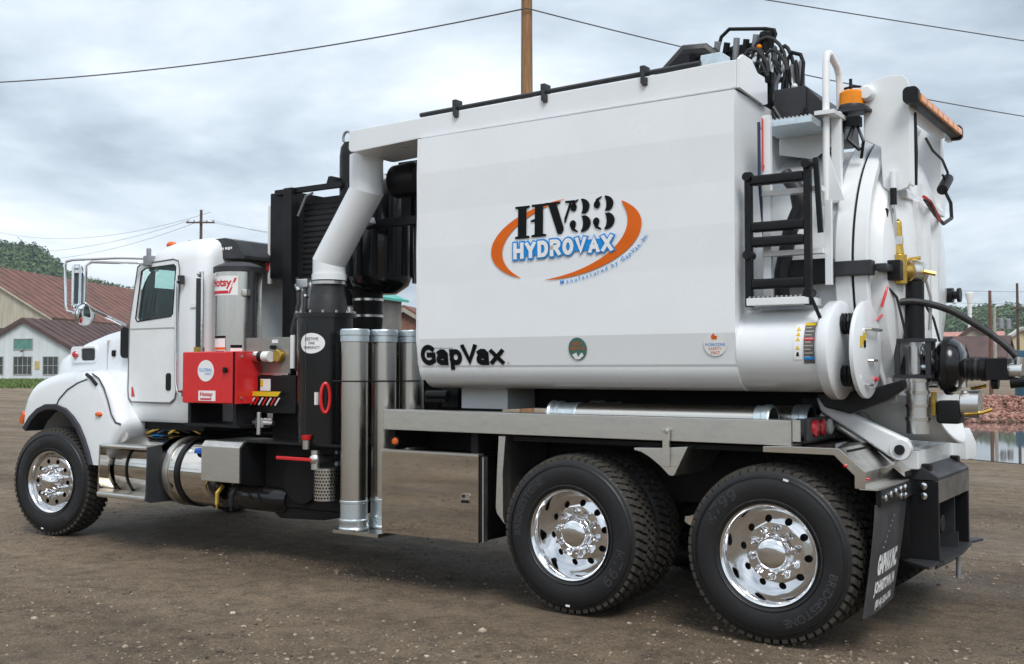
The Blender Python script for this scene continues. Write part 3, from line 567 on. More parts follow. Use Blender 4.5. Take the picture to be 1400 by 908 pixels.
# ---- wheels
def lathe_open(mb, prof, o, ax, n):
    pr = list(prof); o = Vector(o); vs = []
    for a, r in pr:
        for k in range(n):
            c, q_ = math.cos(2 * math.pi * k / n) * r, math.sin(2 * math.pi * k / n) * r; vs.append(o + Vector({'x': (a, c, q_), 'y': (c, a, q_), 'z': (c, q_, a)}[ax]))
    mb.add(vs, [(i * n + k, i * n + (k + 1) % n, (i + 1) * n + (k + 1) % n, (i + 1) * n + k) for i in range(len(pr) - 1) for k in range(n)]); return mb
def wheel_disc(yd, holes=10):
    mb = MB()
    lathe_open(mb, [(0.03, 0.300), (0.004, 0.302), (-0.003, 0.297), (0.001, 0.289), (0.012, 0.281), (0.035, 0.274), (0.055, 0.268), (0.10, 0.262), (max(yd, 0.11), 0.256), (yd + 0.0, 0.246)] if yd > 0.05 else
               [(0.03, 0.300), (0.004, 0.302), (-0.003, 0.297), (0.001, 0.289), (0.012, 0.281), (0.035, 0.274), (0.075, 0.266), (0.085, 0.255), (yd + 0.01, 0.235)], (0, 0, 0), 'y', 64)
    ro = 0.2461 if yd > 0.05 else 0.2351
    plate(mb, circ(0, 0, ro, 64), [circ(0.2 * math.cos(R(36 * i + 9)), 0.2 * math.sin(R(36 * i + 9)), 0.0225, 14) for i in range(holes)], 'y', yd if yd > 0.05 else yd + 0.01, yd + 0.02)
    mb.v = [(x, y + (0.055 * (math.hypot(x, z) - 0.12) / 0.126 - 0.03 if yd > 0.05 and math.hypot(x, z) < 0.247 and y > 0.1 else 0), z) for x, y, z in mb.v]
    lathe_open(mb, [(0.03, 0.300), (0.25, 0.285)], (0, 0, 0), 'y', 40)
    return mb
tyre = MB(); ring(tyre, [(0.03, 0.288), (0.006, 0.305), (-0.004, 0.33), (-0.012, 0.37), (-0.014, 0.41), (-0.008, 0.445), (0.004, 0.475), (0.008, 0.487), (0.016, 0.492), (0.030, 0.504), (0.14, 0.508), (0.25, 0.504), (0.264, 0.492), (0.276, 0.475), (0.292, 0.41), (0.288, 0.35), (0.25, 0.288)], (0, 0, 0), 'y', 72)
ring(tyre, [(-0.013, 0.452), (-0.012, 0.458), (-0.002, 0.466), (0.004, 0.455)], (0, 0, 0), 'y', 72)
ring(tyre, [(-0.0055, 0.318), (-0.010, 0.322), (-0.009, 0.328), (0.0, 0.325)], (0, 0, 0), 'y', 72)
tread = MB(); NB = 58
for k in range(NB):
    a0 = 2 * math.pi * k / NB
    for (y0, y1, r1, off, wd_) in ((0.008, 0.062, 0.520, 0, 0.70), (0.072, 0.115, 0.525, 0.45, 0.72), (0.125, 0.158, 0.525, 0.1, 0.72), (0.168, 0.210, 0.525, 0.6, 0.72), (0.220, 0.274, 0.520, 0.2, 0.70)):
        h = wd_ * math.pi / NB; c = a0 + off * 2 * math.pi / NB; vs = []
        rl = 0.486 if y0 < 0.01 or y1 > 0.27 else 0.502
        for (yy, rr, hh) in ((y0, rl, h), (y1, rl, h), (y0 + 0.004, r1 - (0.010 if y0 < 0.01 else 0), h * 0.93), (y1 - 0.004, r1 - (0.010 if y1 > 0.27 else 0), h * 0.93)):
            for s in (-1, 1): an = c + s * hh + (yy - (y0 + y1) / 2) * 0.9; vs.append((rr * math.sin(an), yy, rr * math.cos(an)))
        tread.add(vs, [(0, 1, 5, 4), (2, 6, 7, 3), (4, 5, 7, 6), (0, 4, 6, 2), (1, 3, 7, 5)])
lettering = MB()
def arc_text(mb, body, r0, h, phic, squeeze=1.0, y=-0.0155, gap=0.10):
    adv = []
    for ch in body:
        b = bounds(ch, 0.02); adv.append(((b[1] - b[0]) * h / 0.73 * squeeze, b))
    tot = sum(a for a, _ in adv) + gap * h * (len(body) - 1); s = -tot / 2
    for ch, (w, b) in zip(body, adv):
        def fn(u, v):
            ph = R(phic) + u / (r0 + h / 2); rr = r0 + v; return (rr * math.sin(ph), y + 0.004 * abs(rr - 0.40) / 0.05, rr * math.cos(ph))
        vs, fs = glyphs(ch, 0.02); mb.add([fn(s + (p[0] - b[0]) * h / 0.73 * squeeze, p[1] * h / 0.73) for p in vs], fs); s += w + gap * h
arc_text(lettering, 'BRIDGESTONE', 0.375, 0.050, -62, 1.0)
model = MB()
for i_, c_ in enumerate('M799'):
    stroke_letter(model, c_, lambda d: (lambda u, v: ((0.372 + v) * math.sin(R(118) + u / 0.4), -0.0150 - d + 0.004 * abs(0.372 + v - 0.40) / 0.05, (0.372 + v) * math.cos(R(118) + u / 0.4))), 0.0005, -0.125 + i_ * 0.068, -0.083 + i_ * 0.068, 0, 0.056, 0.011)
mark = MB().add([(0.465 * math.sin(R(180 + a)) if i < 2 else 0.452 * math.sin(R(180 + a)), -0.0165, 0.452 * math.cos(R(180 + a)) if i >= 2 else 0.465 * math.cos(R(180 + a))) for i, a in enumerate((-2, 2, 2, -2))], [(0, 1, 2, 3)])
nuts = MB()
for i in range(10):
    a = R(36 * i + 27); c = (0.142 * math.cos(a), 0.142 * math.sin(a)); nuts.lathe([(0.128, 0.026), (0.112, 0.025), (0.106, 0.0195), (0.072, 0.0185), (0.060, 0.011), (0.059, 0)], (c[0], 0, c[1]), 'y', 8)
hubc = MB().lathe([(0.14, 0.118), (0.10, 0.112), (0.092, 0.100), (0.06, 0.098), (0.046, 0.090), (0.036, 0.072), (0.030, 0.045), (0.028, 0.0)], (0, 0, 0), 'y', 40)
fnuts = MB()
for i in range(10):
    a = R(36 * i + 27); c = (0.142 * math.cos(a), 0.142 * math.sin(a)); fnuts.lathe([(0.035, 0.024), (0.015, 0.022), (0.010, 0.018), (-0.025, 0.016), (-0.034, 0.009), (-0.035, 0)], (c[0], 0, c[1]), 'y', 8)
fhub = MB().lathe([(0.04, 0.105), (0.0, 0.098), (-0.02, 0.075), (-0.045, 0.070), (-0.058, 0.055), (-0.064, 0.025), (-0.065, 0.0)], (0, 0, 0), 'y', 32)
ME = dict(tyre=tyre.mesh('tyre', RUBBER, ang=40), tread=tread.mesh('tread', TREAD), letters=lettering.mesh('sidewall_lettering', LETTER), model=model.mesh('sidewall_model_number', LETTER), mark=mark.mesh('tyre_mark', VWHITE), nuts=nuts.mesh('lug_nuts', CHROME), hub=hubc.mesh('hub_cap', CHROME, ang=50),
          fnuts=fnuts.mesh('lug_nuts', CHROME), fhub=fhub.mesh('hub_cap', CHROME, ang=50), rear=wheel_disc(0.125).mesh('wheel', CHROME, ang=35), front=wheel_disc(0.02).mesh('wheel', CHROME, ang=35),
          drum=MB().lathe([(0.16, 0.2), (0.165, 0.235), (0.28, 0.24), (0.28, 0.0)], (0, 0, 0), 'y', 28).mesh('brake_drum', BLACKF))
def wheel(x, y, kind, rz=0.0, ry=0.0, full=True):
    w = link('wheel', ME['front' if kind == 'front' else 'rear'], T, (x, y, 0.525), (0, ry, rz)); w.rotation_mode = 'YXZ'; w.rotation_euler = (0, ry, rz)
    def ch(nm, me): c = bpy.data.objects.new(nm, me); COL.objects.link(c); c.parent = w; WL[c] = WL[w]; return c
    t_ = ch('tyre', ME['tyre']); ch('tread', ME['tread'])
    if full:
        ch('sidewall_lettering', ME['letters']); ch('sidewall_model_number', ME['model']); ch('tyre_mark', ME['mark']); ch('brake_drum', ME['drum'])
        if kind == 'front': ch('hub_cap', ME['fhub']); ch('lug_nuts', ME['fnuts'])['kind'] = 'stuff'
        else: ch('hub_cap', ME['hub']); ch('lug_nuts', ME['nuts'])['kind'] = 'stuff'
wheel(0.05, 0.02, 'front', R(9), R(10)); wheel(0.05, 2.42, 'front', R(189), R(40))
wheel(5.935, 0.0, 'rear', 0, 0); wheel(7.29, 0.0, 'rear', 0, R(-165))
wheel(5.935, 0.34, 'rear', 0, 0.4, False); wheel(7.29, 0.34, 'rear', 0, 0.9, False)
for x in (5.935, 7.29): wheel(x, 2.44, 'rear', math.pi, 0.7); wheel(x, 2.10, 'rear', math.pi, 0.2, False)

# ---- chassis
both('frame_rail', MB().box(-0.55, 8.02, 0.79, 0.87, 0.76, 1.03), BLACKF, T, bevel=0.01)
for x in (-0.4, 1.2, 2.6, 4.0, 5.3, 6.6, 7.85): part('crossmember', MB().box(x, x + 0.12, 0.87, 1.57, 0.78, 1.0), BLACKF, T)
for x in (5.935, 7.29): part('axle', MB().cyl((x, 0.3, 0.525), (x, 2.14, 0.525), 0.075).ball((x, 1.22, 0.525), 0.24).box(x - 0.5, x + 0.5, 0.76, 0.86, 0.60, 0.66).box(x - 0.5, x + 0.5, 1.58, 1.68, 0.60, 0.66).cyl((x + .35, 0.7, 0.66), (x + .35, 0.7, 0.8), 0.1).cyl((x + .35, 1.74, 0.66), (x + .35, 1.74, 0.8), 0.1), BLACKF, T)
part('axle', MB().box(0.0, 0.1, 0.3, 2.14, 0.42, 0.52).box(-0.6, 0.7, 0.78, 0.86, 0.55, 0.6).box(-0.6, 0.7, 1.58, 1.66, 0.55, 0.6), BLACKF, T, bevel=0.01)
part('drive_shaft', MB().cyl((1.6, 1.22, 0.72), (5.8, 1.22, 0.58), 0.055), BLACKF, T)
part('engine', MB().box(-0.4, 0.9, 0.85, 1.6, 0.72, 1.5).box(0.9, 1.8, 0.95, 1.5, 0.62, 1.05).cyl((1.0, 1.22, 0.72), (1.7, 1.22, 0.72), 0.2), BLACKF, T, bevel=0.03)
part('inner_liner', MB().box(4.35, 7.5, 0.62, 1.82, 1.05, 1.16).box(4.6, 7.6, 0.60, 0.66, 0.72, 1.05).box(4.6, 7.6, 1.78, 1.84, 0.72, 1.05), BLACKF, T)
both('wheel_shade_panel', MB().box(5.45, 7.75, 0.06, 0.6, 1.12, 1.15), BLACKF, T)  # dark panel added over the wheels to deepen the underbody shade

# ---- hood, fenders, bumper, grille
hs = []
for X_, y0, zt in ((-0.62, 0.62, 1.44), (-0.60, 0.53, 1.60), (-0.55, 0.455, 1.71), (-0.46, 0.415, 1.775), (-0.30, 0.405, 1.83), (-0.09, 0.40, 1.895), (0.27, 0.39, 1.98), (0.60, 0.375, 2.03), (0.93, 0.345, 2.06)):
    h_ = [(y0 - 0.01, 1.16), (y0, zt - 0.25), (y0 + 0.012, zt - 0.13), (y0 + 0.045, zt - 0.06), (y0 + 0.10, zt - 0.018), (y0 + 0.2, zt + 0.004), (y0 + 0.4, zt + 0.018)]
    hs.append([(X_, a, b) for a, b in h_] + [(X_, 2.44 - a, b) for a, b in reversed(h_)])
hood = part('hood', MB().loft(hs), WHITE, T, ang=50)
part('hood_vent', MB().prism(rrect(-0.02, 0.20, 1.705, 1.82, 0.03), 'y', 0.388, 0.43), CHAR, hood, bevel=0.004)
part('hood_vent_bezel', plate(MB(), rrect(-0.20, 0.225, 1.68, 1.845, 0.045), [rrect(-0.03, 0.205, 1.70, 1.825, 0.03)], 'y', 0.382, 0.43), WHITE, hood, bevel=0.006)
part('marker_lamp', MB().lathe([(0.41, 0.052), (0.38, 0.05), (0.372, 0.04), (0.366, 0.0)], (-0.11, 0, 1.765), 'y', 20), CHROME, hood); part('marker_lens', MB().lathe([(0.373, 0.037), (0.356, 0.028), (0.352, 0.0)], (-0.11, 0, 1.765), 'y', 20), LRED, hood)
part('hood_seam', MB().box(0.405, 0.413, 0.381, 0.42, 1.55, 1.90), STAIN, hood); part('hood_latch', MB().box(0.5, 0.55, 0.365, 0.40, 1.74, 1.80).cyl((0.525, 0.36, 1.77), (0.525, 0.40, 1.77), 0.022), BLACKM, hood)
part('mirror_bracket_foot', MB().prism(rrect(0.72, 0.84, 1.72, 2.02, 0.05), 'y', 0.30, 0.37), BLACKM, hood, bevel=0.01)
FP_ = [(-.52, 1.05), (-.50, 1.20), (-.40, 1.37), (-.24, 1.485), (0.10, 1.56), (.40, 1.585), (.62, 1.583), (.82, 1.53), (.96, 1.37), (1.08, 1.16), (1.12, 1.08), (.95, .80), (.86, .72), (.67, .72), (.62, .82), (.55, .94), (.47, 1.045), (.38, 1.125), (.27, 1.19), (.12, 1.225), (-.03, 1.22), (-.16, 1.18), (-.28, 1.10), (-.37, 1.0)]
def catmull(P, n=5):
    out = []
    for i in range(len(P) - 1):
        p0, p1, p2, p3 = (Vector(P[max(0, min(len(P) - 1, i + k))]) for k in (-1, 0, 1, 2))
        for j in range(n): t = j / n; out.append(tuple(0.5 * (2 * p1 + (p2 - p0) * t + (2 * p0 - 5 * p1 + 4 * p2 - p3) * t * t + (3 * p1 - p0 - 3 * p2 + p3) * t ** 3)))
    return out + [tuple(P[-1])]
FO = catmull([(-.52, 1.05), (-.505, 1.20), (-.42, 1.375), (-.25, 1.50), (0.05, 1.575), (.36, 1.605), (.62, 1.60), (.80, 1.545), (.93, 1.41), (1.03, 1.25), (1.12, 1.10), (1.02, .90), (.86, .72)]); FA = catmull([(.67, .72), (.62, .82), (.55, .94), (.47, 1.045), (.38, 1.125), (.27, 1.19), (.12, 1.225), (-.03, 1.22), (-.16, 1.18), (-.28, 1.10), (-.37, 1.0)], 3)
frs = []
for yy, ins in ((0.03, 0.12), (0.036, 0.085), (0.05, 0.05), (0.075, 0.022), (0.11, 0.005), (0.15, 0.0), (0.60, 0.0)):
    rg_ = []
    for i, p in enumerate(FO):
        a, b = Vector(FO[max(0, i - 1)]), Vector(FO[min(len(FO) - 1, i + 1)]); d = (b - a).normalized(); k = ins * min(1, (len(FO) - 1 - i) / 14); rg_.append((p[0] + d.y * k, yy, p[1] - d.x * k))
    frs.append(rg_ + [(x, yy + (0.0 if ins < 0.1 else 0.0), z) for x, z in FA])
fen = list(both('fender', MB().loft(frs), WHITE, T, ang=50))
ARCH = [(.67, .72), (.62, .82), (.55, .94), (.47, 1.045), (.38, 1.125), (.27, 1.19), (.12, 1.225), (-.03, 1.22), (-.16, 1.18), (-.28, 1.10), (-.37, 1.0)]
fl = MB().loft([[(x, y, z) for (x, y, z) in ((x, 0.005, z), (x, 0.20, z), (x + ox, 0.20, z + oz), (x + ox, 0.0, z + oz))] for (x, z), (ox, oz) in zip(ARCH, [(0.05, 0.0), (0.05, 0.02), (0.045, 0.03), (0.04, 0.04), (0.03, 0.045), (0.02, 0.05), (0.0, 0.055), (-0.01, 0.055), (-0.02, 0.05), (-0.035, 0.045), (-0.05, 0.03)])])
part('fender_flare', fl, TRIM, fen[0], bevel=0.008)
part('marker_lamp', MB().lathe([(0.06, 0.055), (0.022, 0.052), (0.010, 0.035), (0.006, 0.0)], (0.80, 0, 1.195), 'y', 20, sy=0.45), LORG, fen[0])
part('turn_signal', MB().prism([(-.53, 1.08), (-.47, 1.20), (-.42, 1.16), (-.46, 1.07)], 'y', 0.025, 0.2), LORG, fen[0], bevel=0.012)
part('fender_seam', MB().tube([(0.10, 0.024, 1.24), (0.17, 0.024, 1.33), (0.30, 0.024, 1.42), (0.46, 0.026, 1.485), (0.60, 0.03, 1.52)], 0.005, 6), CHAR, fen[0])
part('hood_strap', MB().tube([(0.60, 0.03, 1.565), (0.68, 0.02, 1.535), (0.76, 0.025, 1.47)], 0.017, 8), BLACKM, fen[0]); part('fender_edge', MB().tube([(0.66, 0.05, 1.572), (0.78, 0.035, 1.53), (0.87, 0.028, 1.44), (0.94, 0.026, 1.32), (0.99, 0.026, 1.20), (1.05, 0.03, 1.125), (1.10, 0.05, 1.11)], 0.0075, 8), CHAR, fen[0])
part('front_bumper', MB().box(-0.70, -0.55, 0.28, 2.16, 0.55, 0.90), CHROME, T, bevel=0.05, seg=3)
gr_ = part('grille', MB().box(-0.66, -0.58, 0.72, 1.72, 1.0, 1.5), CHROME, T, bevel=0.02)
for k in range(9): part('grille_bar', MB().box(-0.675, -0.66, 0.78, 1.66, 1.04 + k * 0.05, 1.06 + k * 0.05), BLACKM, gr_)
both('headlamp', MB().prism(rrect(0.22, 0.56, 1.10, 1.34, 0.05), 'x', -0.56, -0.40), LCLR, T, bevel=0.02)

# ---- cab: a hollow shell with real window openings
def rr_ring(x0, x1, y0, y1, r, z): return [(a, b, z) for a, b in rrect(x0, x1, y0, y1, r, 6)]
def cab_loft(i):
    sec = [(1.13, 1.00, 1.98, .255, .05), (1.16, .96, 1.99, .235, .07), (1.32, .93, 2.0, .225, .09), (2.04, .925, 2.0, .228, .10), (2.12, .95, 2.0, .232, .10), (2.62, 1.145, 1.99, .262, .13), (2.69, 1.19, 1.985, .28, .15), (2.75, 1.26, 1.97, .315, .17), (2.795, 1.36, 1.95, .38, .19), (2.825, 1.50, 1.90, .50, .17), (2.835, 1.60, 1.82, .68, .10)]
    if i: sec = [(1.18, 1.02, 1.94, .285, .05), (2.04, .975, 1.95, .283, .06), (2.12, 1.0, 1.95, .29, .06), (2.58, 1.19, 1.94, .315, .08), (2.66, 1.27, 1.92, .36, .1), (2.74, 1.45, 1.85, .55, .1)]
    return MB().loft([rr_ring(x0, x1, y, 2.44 - y, r, z) for z, x0, x1, y, r in sec])
WIN = [(1.115, 2.53), (1.17, 2.555), (1.58, 2.57), (1.61, 2.545), (1.61, 2.12), (1.585, 2.095), (1.10, 2.06), (1.075, 2.09)]
cabo = link('cab', cab_loft(0).mesh('cab', WHITE, ang=45), T)
cuts = [cab_loft(1), MB().prism(WIN, 'y', -0.2, 2.7), MB().prism([(0.80, 2.13), (0.985, 2.13), (1.185, 2.57), (0.9, 2.60)], 'y', 0.40, 2.04)]
cobs = []
for c_ in cuts:
    co = bpy.data.objects.new('cutter', c_.mesh('cutter', WHITE)); COL.objects.link(co); cobs.append(co)
    md = cabo.modifiers.new('b', 'BOOLEAN'); md.operation = 'DIFFERENCE'; md.object = co; md.solver = 'EXACT'
cabo.parent = None; cabo.location = (0, 0, 0); bpy.context.view_layer.update()
dg = bpy.context.evaluated_depsgraph_get(); nm = bpy.data.meshes.new_from_object(cabo.evaluated_get(dg)); cabo.modifiers.clear(); cabo.data = nm
nm.set_sharp_from_angle(angle=R(35)); nm.materials.clear(); nm.materials.append(WHITE)
for co in cobs: bpy.data.objects.remove(co)
cabo.parent = T; cabo.location = -WL[T]
DOOR = [(1.055, 2.575), (1.10, 2.60), (1.57, 2.62), (1.64, 2.60), (1.665, 2.53), (1.672, 1.42), (1.655, 1.35), (1.59, 1.31), (1.03, 1.31), (0.985, 1.345), (0.975, 1.42), (0.985, 2.05)]
def door_y(z): return 0.222 if z < 2.1 else 0.222 + (z - 2.1) * 0.068
dr = plate(MB(), DOOR, [WIN], 'y', 0.214, 0.235); dr.v = [(x, y + door_y(z) - 0.222, z) for x, y, z in dr.v]
dl, dr_ = both('door', dr, WHITE2, cabo, bevel=0.004)
sm = MB().tube([(x, door_y(z) - 0.009, z) for x, z in DOOR], 0.0065, 8, closed=True)
part('door_seal', sm, mat('seal_grey', (0.16, 0.16, 0.165), 0.6), cabo); part('door_crease', MB().box(1.0, 1.65, 0.2115, 0.214, 1.985, 1.995), STAIN, cabo)
both('window_glass', MB().add([(x, door_y(z) + 0.018, z) for x, z in WIN], [tuple(range(len(WIN)))]), GLASS, cabo)
part('window_rubber', MB().tube([(x, door_y(z) - 0.008, z) for x, z in WIN], 0.006, 8, closed=True), BLACKM, cabo)
part('windshield', MB().add([(0.962, .38, 2.12), (0.962, 2.06, 2.12), (1.165, 2.04, 2.59), (1.165, .40, 2.59)], [(0, 1, 2, 3)]), GLASS, cabo)
part('door_handle', MB().prism(rrect(1.53, 1.60, 1.42, 1.58, 0.025), 'y', 0.205, 0.224), BLACKM, cabo, bevel=0.006)
part('door_decal', MB().add([(1.03, 0.2095, 1.36), (1.08, 0.2095, 1.36), (1.05, 0.2095, 1.45), (1.03, 0.2095, 1.45)], [(0, 1, 2, 3)]), VRED, cabo)
part('grab_handle', MB().tube([(1.72, 0.225, 2.42), (1.72, 0.165, 2.40), (1.74, 0.16, 1.48), (1.76, 0.16, 1.42), (1.79, 0.225, 1.40)], 0.014, 10), CHROME, cabo); part('grab_handle_mount', MB().box(1.70, 1.75, 0.19, 0.235, 2.38, 2.46), CHAR, cabo, bevel=0.005); part('grab_handle_mount', MB().box(1.77, 1.82, 0.19, 0.235, 1.37, 1.43), CHAR, cabo, bevel=0.005)
part('vin_plate', MB().box(1.84, 1.92, 0.222, 0.228, 2.165, 2.20), VWHITE, cabo)
part('seat', MB().box(1.72, 1.86, 0.50, 0.95, 1.5, 2.2).box(1.40, 1.74, 0.48, 0.95, 1.42, 1.58), INTER, cabo, bevel=0.04); part('dashboard', MB().box(1.0, 1.18, 0.33, 2.11, 1.6, 2.05), INTER, cabo, bevel=0.04)
part('steering_wheel', MB().tube([(1.33 + 0.09 * math.cos(a), 0.72 + 0.21 * math.sin(a), 2.09 + 0.17 * math.cos(a)) for a in [2 * math.pi * i / 24 for i in range(24)]], 0.018, 8, closed=True).cyl((1.2, 0.72, 1.95), (1.33, 0.72, 2.09), 0.03), BLACKM, cabo)
for y in (0.44, 0.83, 1.22, 1.61, 2.0): part('roof_marker', MB().ball((1.29, y, 2.785 + 0.02 * (1 - abs(y - 1.22))), 0.042, sc=(1.5, 0.8, 0.75)), LORG, cabo)
both('sun_visor_edge', MB().tube([(1.17, 0.29, 2.63), (1.30, 0.30, 2.675), (1.62, 0.30, 2.685)], 0.008, 6), WHITE, cabo)
part('sill', MB().box(1.02, 1.95, 0.30, 2.14, 1.06, 1.135), BLACKF, cabo)
# cab fairing at the rear of the roof
fa = part('roof_fairing', MB().prism([(1.74, 2.805), (1.82, 2.63), (2.28, 2.60), (2.28, 2.63), (2.15, 2.775), (2.02, 2.805)], 'y', 0.46, 1.98), CHAR, T, bevel=0.004)
fx = MB(); 
for k, (a, b) in enumerate(((1.93, 1.955), (1.965, 1.99), (1.998, 2.005), (2.025, 2.05), (2.06, 2.085), (2.095, 2.115))): fx.box(a, b, 0.4565, 0.459, 2.692 + 0.006 * (k % 2), 2.718)
part('fairing_print', fx, VWHITE, fa)

# ---- mirrors
mr_ = part('mirror_arm', MB().tube([(1.24, 0.27, 2.645), (1.02, 0.05, 2.645), (0.70, -0.20, 2.625), (0.655, -0.235, 2.61), (0.645, -0.24, 2.57), (0.665, -0.24, 2.19), (0.675, -0.235, 2.15), (0.72, -0.20, 2.135)], 0.0125, 10)
           .tube([(1.24, 0.27, 2.60), (1.04, 0.06, 2.60), (0.84, -0.10, 2.605), (0.80, -0.125, 2.57), (0.795, -0.13, 2.2)], 0.0125, 10).tube([(0.80, -0.13, 2.22), (0.82, -0.06, 2.16), (0.86, 0.10, 2.09), (0.84, 0.27, 2.03)], 0.017, 10), CHROME, T)
part('arm_clamp', MB().box(1.19, 1.27, 0.20, 0.285, 2.575, 2.67).cyl((1.23, 0.235, 2.67), (1.23, 0.235, 2.74), 0.022), STEEL, mr_, bevel=0.008)
part('mirror_housing', MB().prism(rrect(-0.225, -0.115, 2.16, 2.585, 0.04), 'x', 0.715, 0.752), CHROME, mr_, bevel=0.012); part('mirror_glass', MB().prism(rrect(-0.215, -0.125, 2.17, 2.575, 0.035), 'x', 0.752, 0.7535), MIRR, mr_)
part('convex_housing', MB().lathe([(0.77, 0.02), (0.78, 0.09), (0.80, 0.103), (0.815, 0.103)], (0, -0.14, 2.12), 'x', 28), CHROME, mr_); part('convex_glass', MB().lathe([(0.815, 0.095), (0.824, 0.07), (0.829, 0.035), (0.83, 0.0)], (0, -0.14, 2.12), 'x', 28), MIRR, mr_)
rmir = part('mirror_arm', MB().tube([(1.24, 2.17, 2.645), (0.70, 2.64, 2.625), (0.665, 2.68, 2.15), (0.84, 2.17, 2.03)], 0.016, 8), CHROME, T); part('mirror_housing', MB().prism(rrect(2.555, 2.70, 2.16, 2.585, 0.04), 'x', 0.70, 0.75), CHROME, rmir, bevel=0.012)
# ---- fuel tank, step, battery box
ft = part('fuel_tank', MB().lathe([(0.95, 0.0), (0.955, 0.26), (0.97, 0.285), (1.0, 0.295), (2.20, 0.295), (2.23, 0.285), (2.245, 0.26), (2.25, 0.0)], (0, 0.36, 0.695), 'x', 48), POLISH, T, ang=40)
for x in (1.70, 1.86): part('tank_strap', ring(MB(), [(x, 0.297), (x + 0.055, 0.297), (x + 0.055, 0.312), (x, 0.312)], (0, 0.36, 0.695), 'x', 48), BLACKM if x > 1.8 else STAIN, ft)
part('filler_cap', MB().lathe([(0.0, 0.055), (0.03, 0.055), (0.04, 0.045), (0.045, 0)], (2.12, 0.13, 0.885), 'z', 20), BLUEC, ft)
st = part('cab_step', MB().prism([(0.10, 0.93), (0.13, 0.945), (0.20, 0.985), (0.30, 1.005), (0.62, 1.01), (0.62, 1.0), (0.30, 0.997), (0.205, 0.977), (0.135, 0.937), (0.10, 0.92)], 'x', 0.93, 1.60), POLISH, T)
part('step_tread', MB().box(0.93, 1.60, -0.045, 0.11, 0.895, 0.93), STAIN, st, bevel=0.014); part('step_tread', MB().box(0.90, 1.60, -0.06, 0.16, 0.445, 0.495), STAIN, st, bevel=0.016)
part('step_bracket', MB().prism([(-0.05, 0.45), (-0.035, 0.92), (0.10, 0.94), (0.13, 0.82), (0.10, 0.56), (0.22, 0.43), (0.0, 0.43)], 'x', 1.60, 1.62), CHAR, st); part('step_bracket', MB().prism([(-0.05, 0.45), (-0.035, 0.92), (0.12, 0.945), (0.3, 0.98), (0.3, 0.42), (0.0, 0.43)], 'x', 0.905, 0.925), POLISH, st)
part('tank_strap', ring(MB(), [(1.16, 0.296), (1.18, 0.296), (1.18, 0.303), (1.16, 0.303)], (0, 0.36, 0.695), 'x', 48), BLACKM, ft); part('step_sticker', MB().box(1.28, 1.38, 0.24, 0.32, 1.004, 1.008), BLUE, st); part('step_sticker', MB().box(1.42, 1.50, 0.24, 0.34, 1.004, 1.008), CHAR, st)
for k in range(3): part('hose_line', MB().tube([(1.15 + k * 0.16, 0.30, 1.02), (1.3 + k * 0.15, 0.34, 1.07 + 0.02 * k), (1.5 + k * 0.15, 0.4, 1.03)], 0.014, 8), (BRASS, HOSE, BRASS)[k], st)
bb = part('battery_box', MB().prism([(0.05, 0.66), (0.05, 0.96), (0.09, 1.005), (0.58, 1.005), (0.58, 0.66)], 'x', 2.22, 2.70), STAIN, T, bevel=0.008)
part('battery_box_end', MB().prism([(0.055, 0.665), (0.055, 0.955), (0.093, 1.0), (0.60, 1.0), (0.60, 0.60), (0.2, 0.63)], 'x', 2.70, 2.72), BLACKM, bb)
part('air_tank', MB().lathe([(2.3, 0), (2.31, 0.09), (2.36, 0.12), (2.95, 0.12), (3.0, 0.09), (3.01, 0)], (0, 0.36, 0.52), 'x', 24), BLACKG, T)
for k in range(2): part('drain_valve', MB().tube([(2.42 + k * 0.18, 0.12, 0.62), (2.42 + k * 0.18, 0.06, 0.56), (2.43 + k * 0.18, 0.05, 0.47)], 0.02, 8).cyl((2.43 + k * 0.18, 0.05, 0.5), (2.43 + k * 0.18, 0.05, 0.43), 0.012), BLACKM if k else BRASS, T)
part('pump_housing', MB().box(2.74, 3.82, 0.30, 0.78, 0.46, 1.0).cyl((3.2, 0.26, 0.70), (3.2, 0.32, 0.70), 0.2).prism([(2.74, 0.46), (3.8, 0.46), (3.4, 0.38), (2.9, 0.36)], 'y', 0.32, 0.7), BLACKF, T, bevel=0.015)
part('deck_shelf', MB().box(2.72, 3.86, 0.10, 0.8, 1.0, 1.018), BLACKM, T, bevel=0.004)

# ---- water heater, red control cabinet, panels
HC = (2.24, 0.43)
ht = part('water_heater', MB().lathe([(1.66, 0.205), (2.48, 0.205)], (*HC, 0), 'z', 48), STAINV, T)
part('heater_cap', MB().lathe([(2.47, 0.222), (2.515, 0.222), (2.53, 0.20), (2.56, 0.12), (2.575, 0.0)], (*HC, 0), 'z', 40), CHAR, ht); part('heater_base', MB().box(1.98, 2.62, 0.14, 0.7, 1.62, 1.66), BLACKM, ht)
def on_cyl(c, r, ang): return lambda u, v: (c[0] + r * math.cos(ang + u / r), c[1] + r * math.sin(ang + u / r), v)
f1 = on_cyl(HC, 0.2085, R(-78)); f2 = on_cyl(HC, 0.2105, R(-78))
def band(mb, fn, u0, u1, v0, v1, n=8):
    for i in range(n): a, b = u0 + (u1 - u0) * i / n, u0 + (u1 - u0) * (i + 1) / n; mb.add([fn(a, v0), fn(b, v0), fn(b, v1), fn(a, v1)], [(0, 1, 2, 3)])
b_ = MB(); band(b_, f1, -0.20, 0.13, 2.26, 2.43); lb = part('brand_label', b_, VWHITE, ht)
b_ = MB(); text_fit(b_, 'Hotsy', f2, -0.17, 0.075, 2.315, 2.41, 0.03); band(b_, f2, -0.17, 0.045, 2.275, 2.30); b_.add([f2(0.045, 2.275), f2(0.06, 2.275), f2(0.12, 2.41), f2(0.10, 2.41)], [(0, 1, 2, 3)]); part('brand_print', b_, VRED, lb)
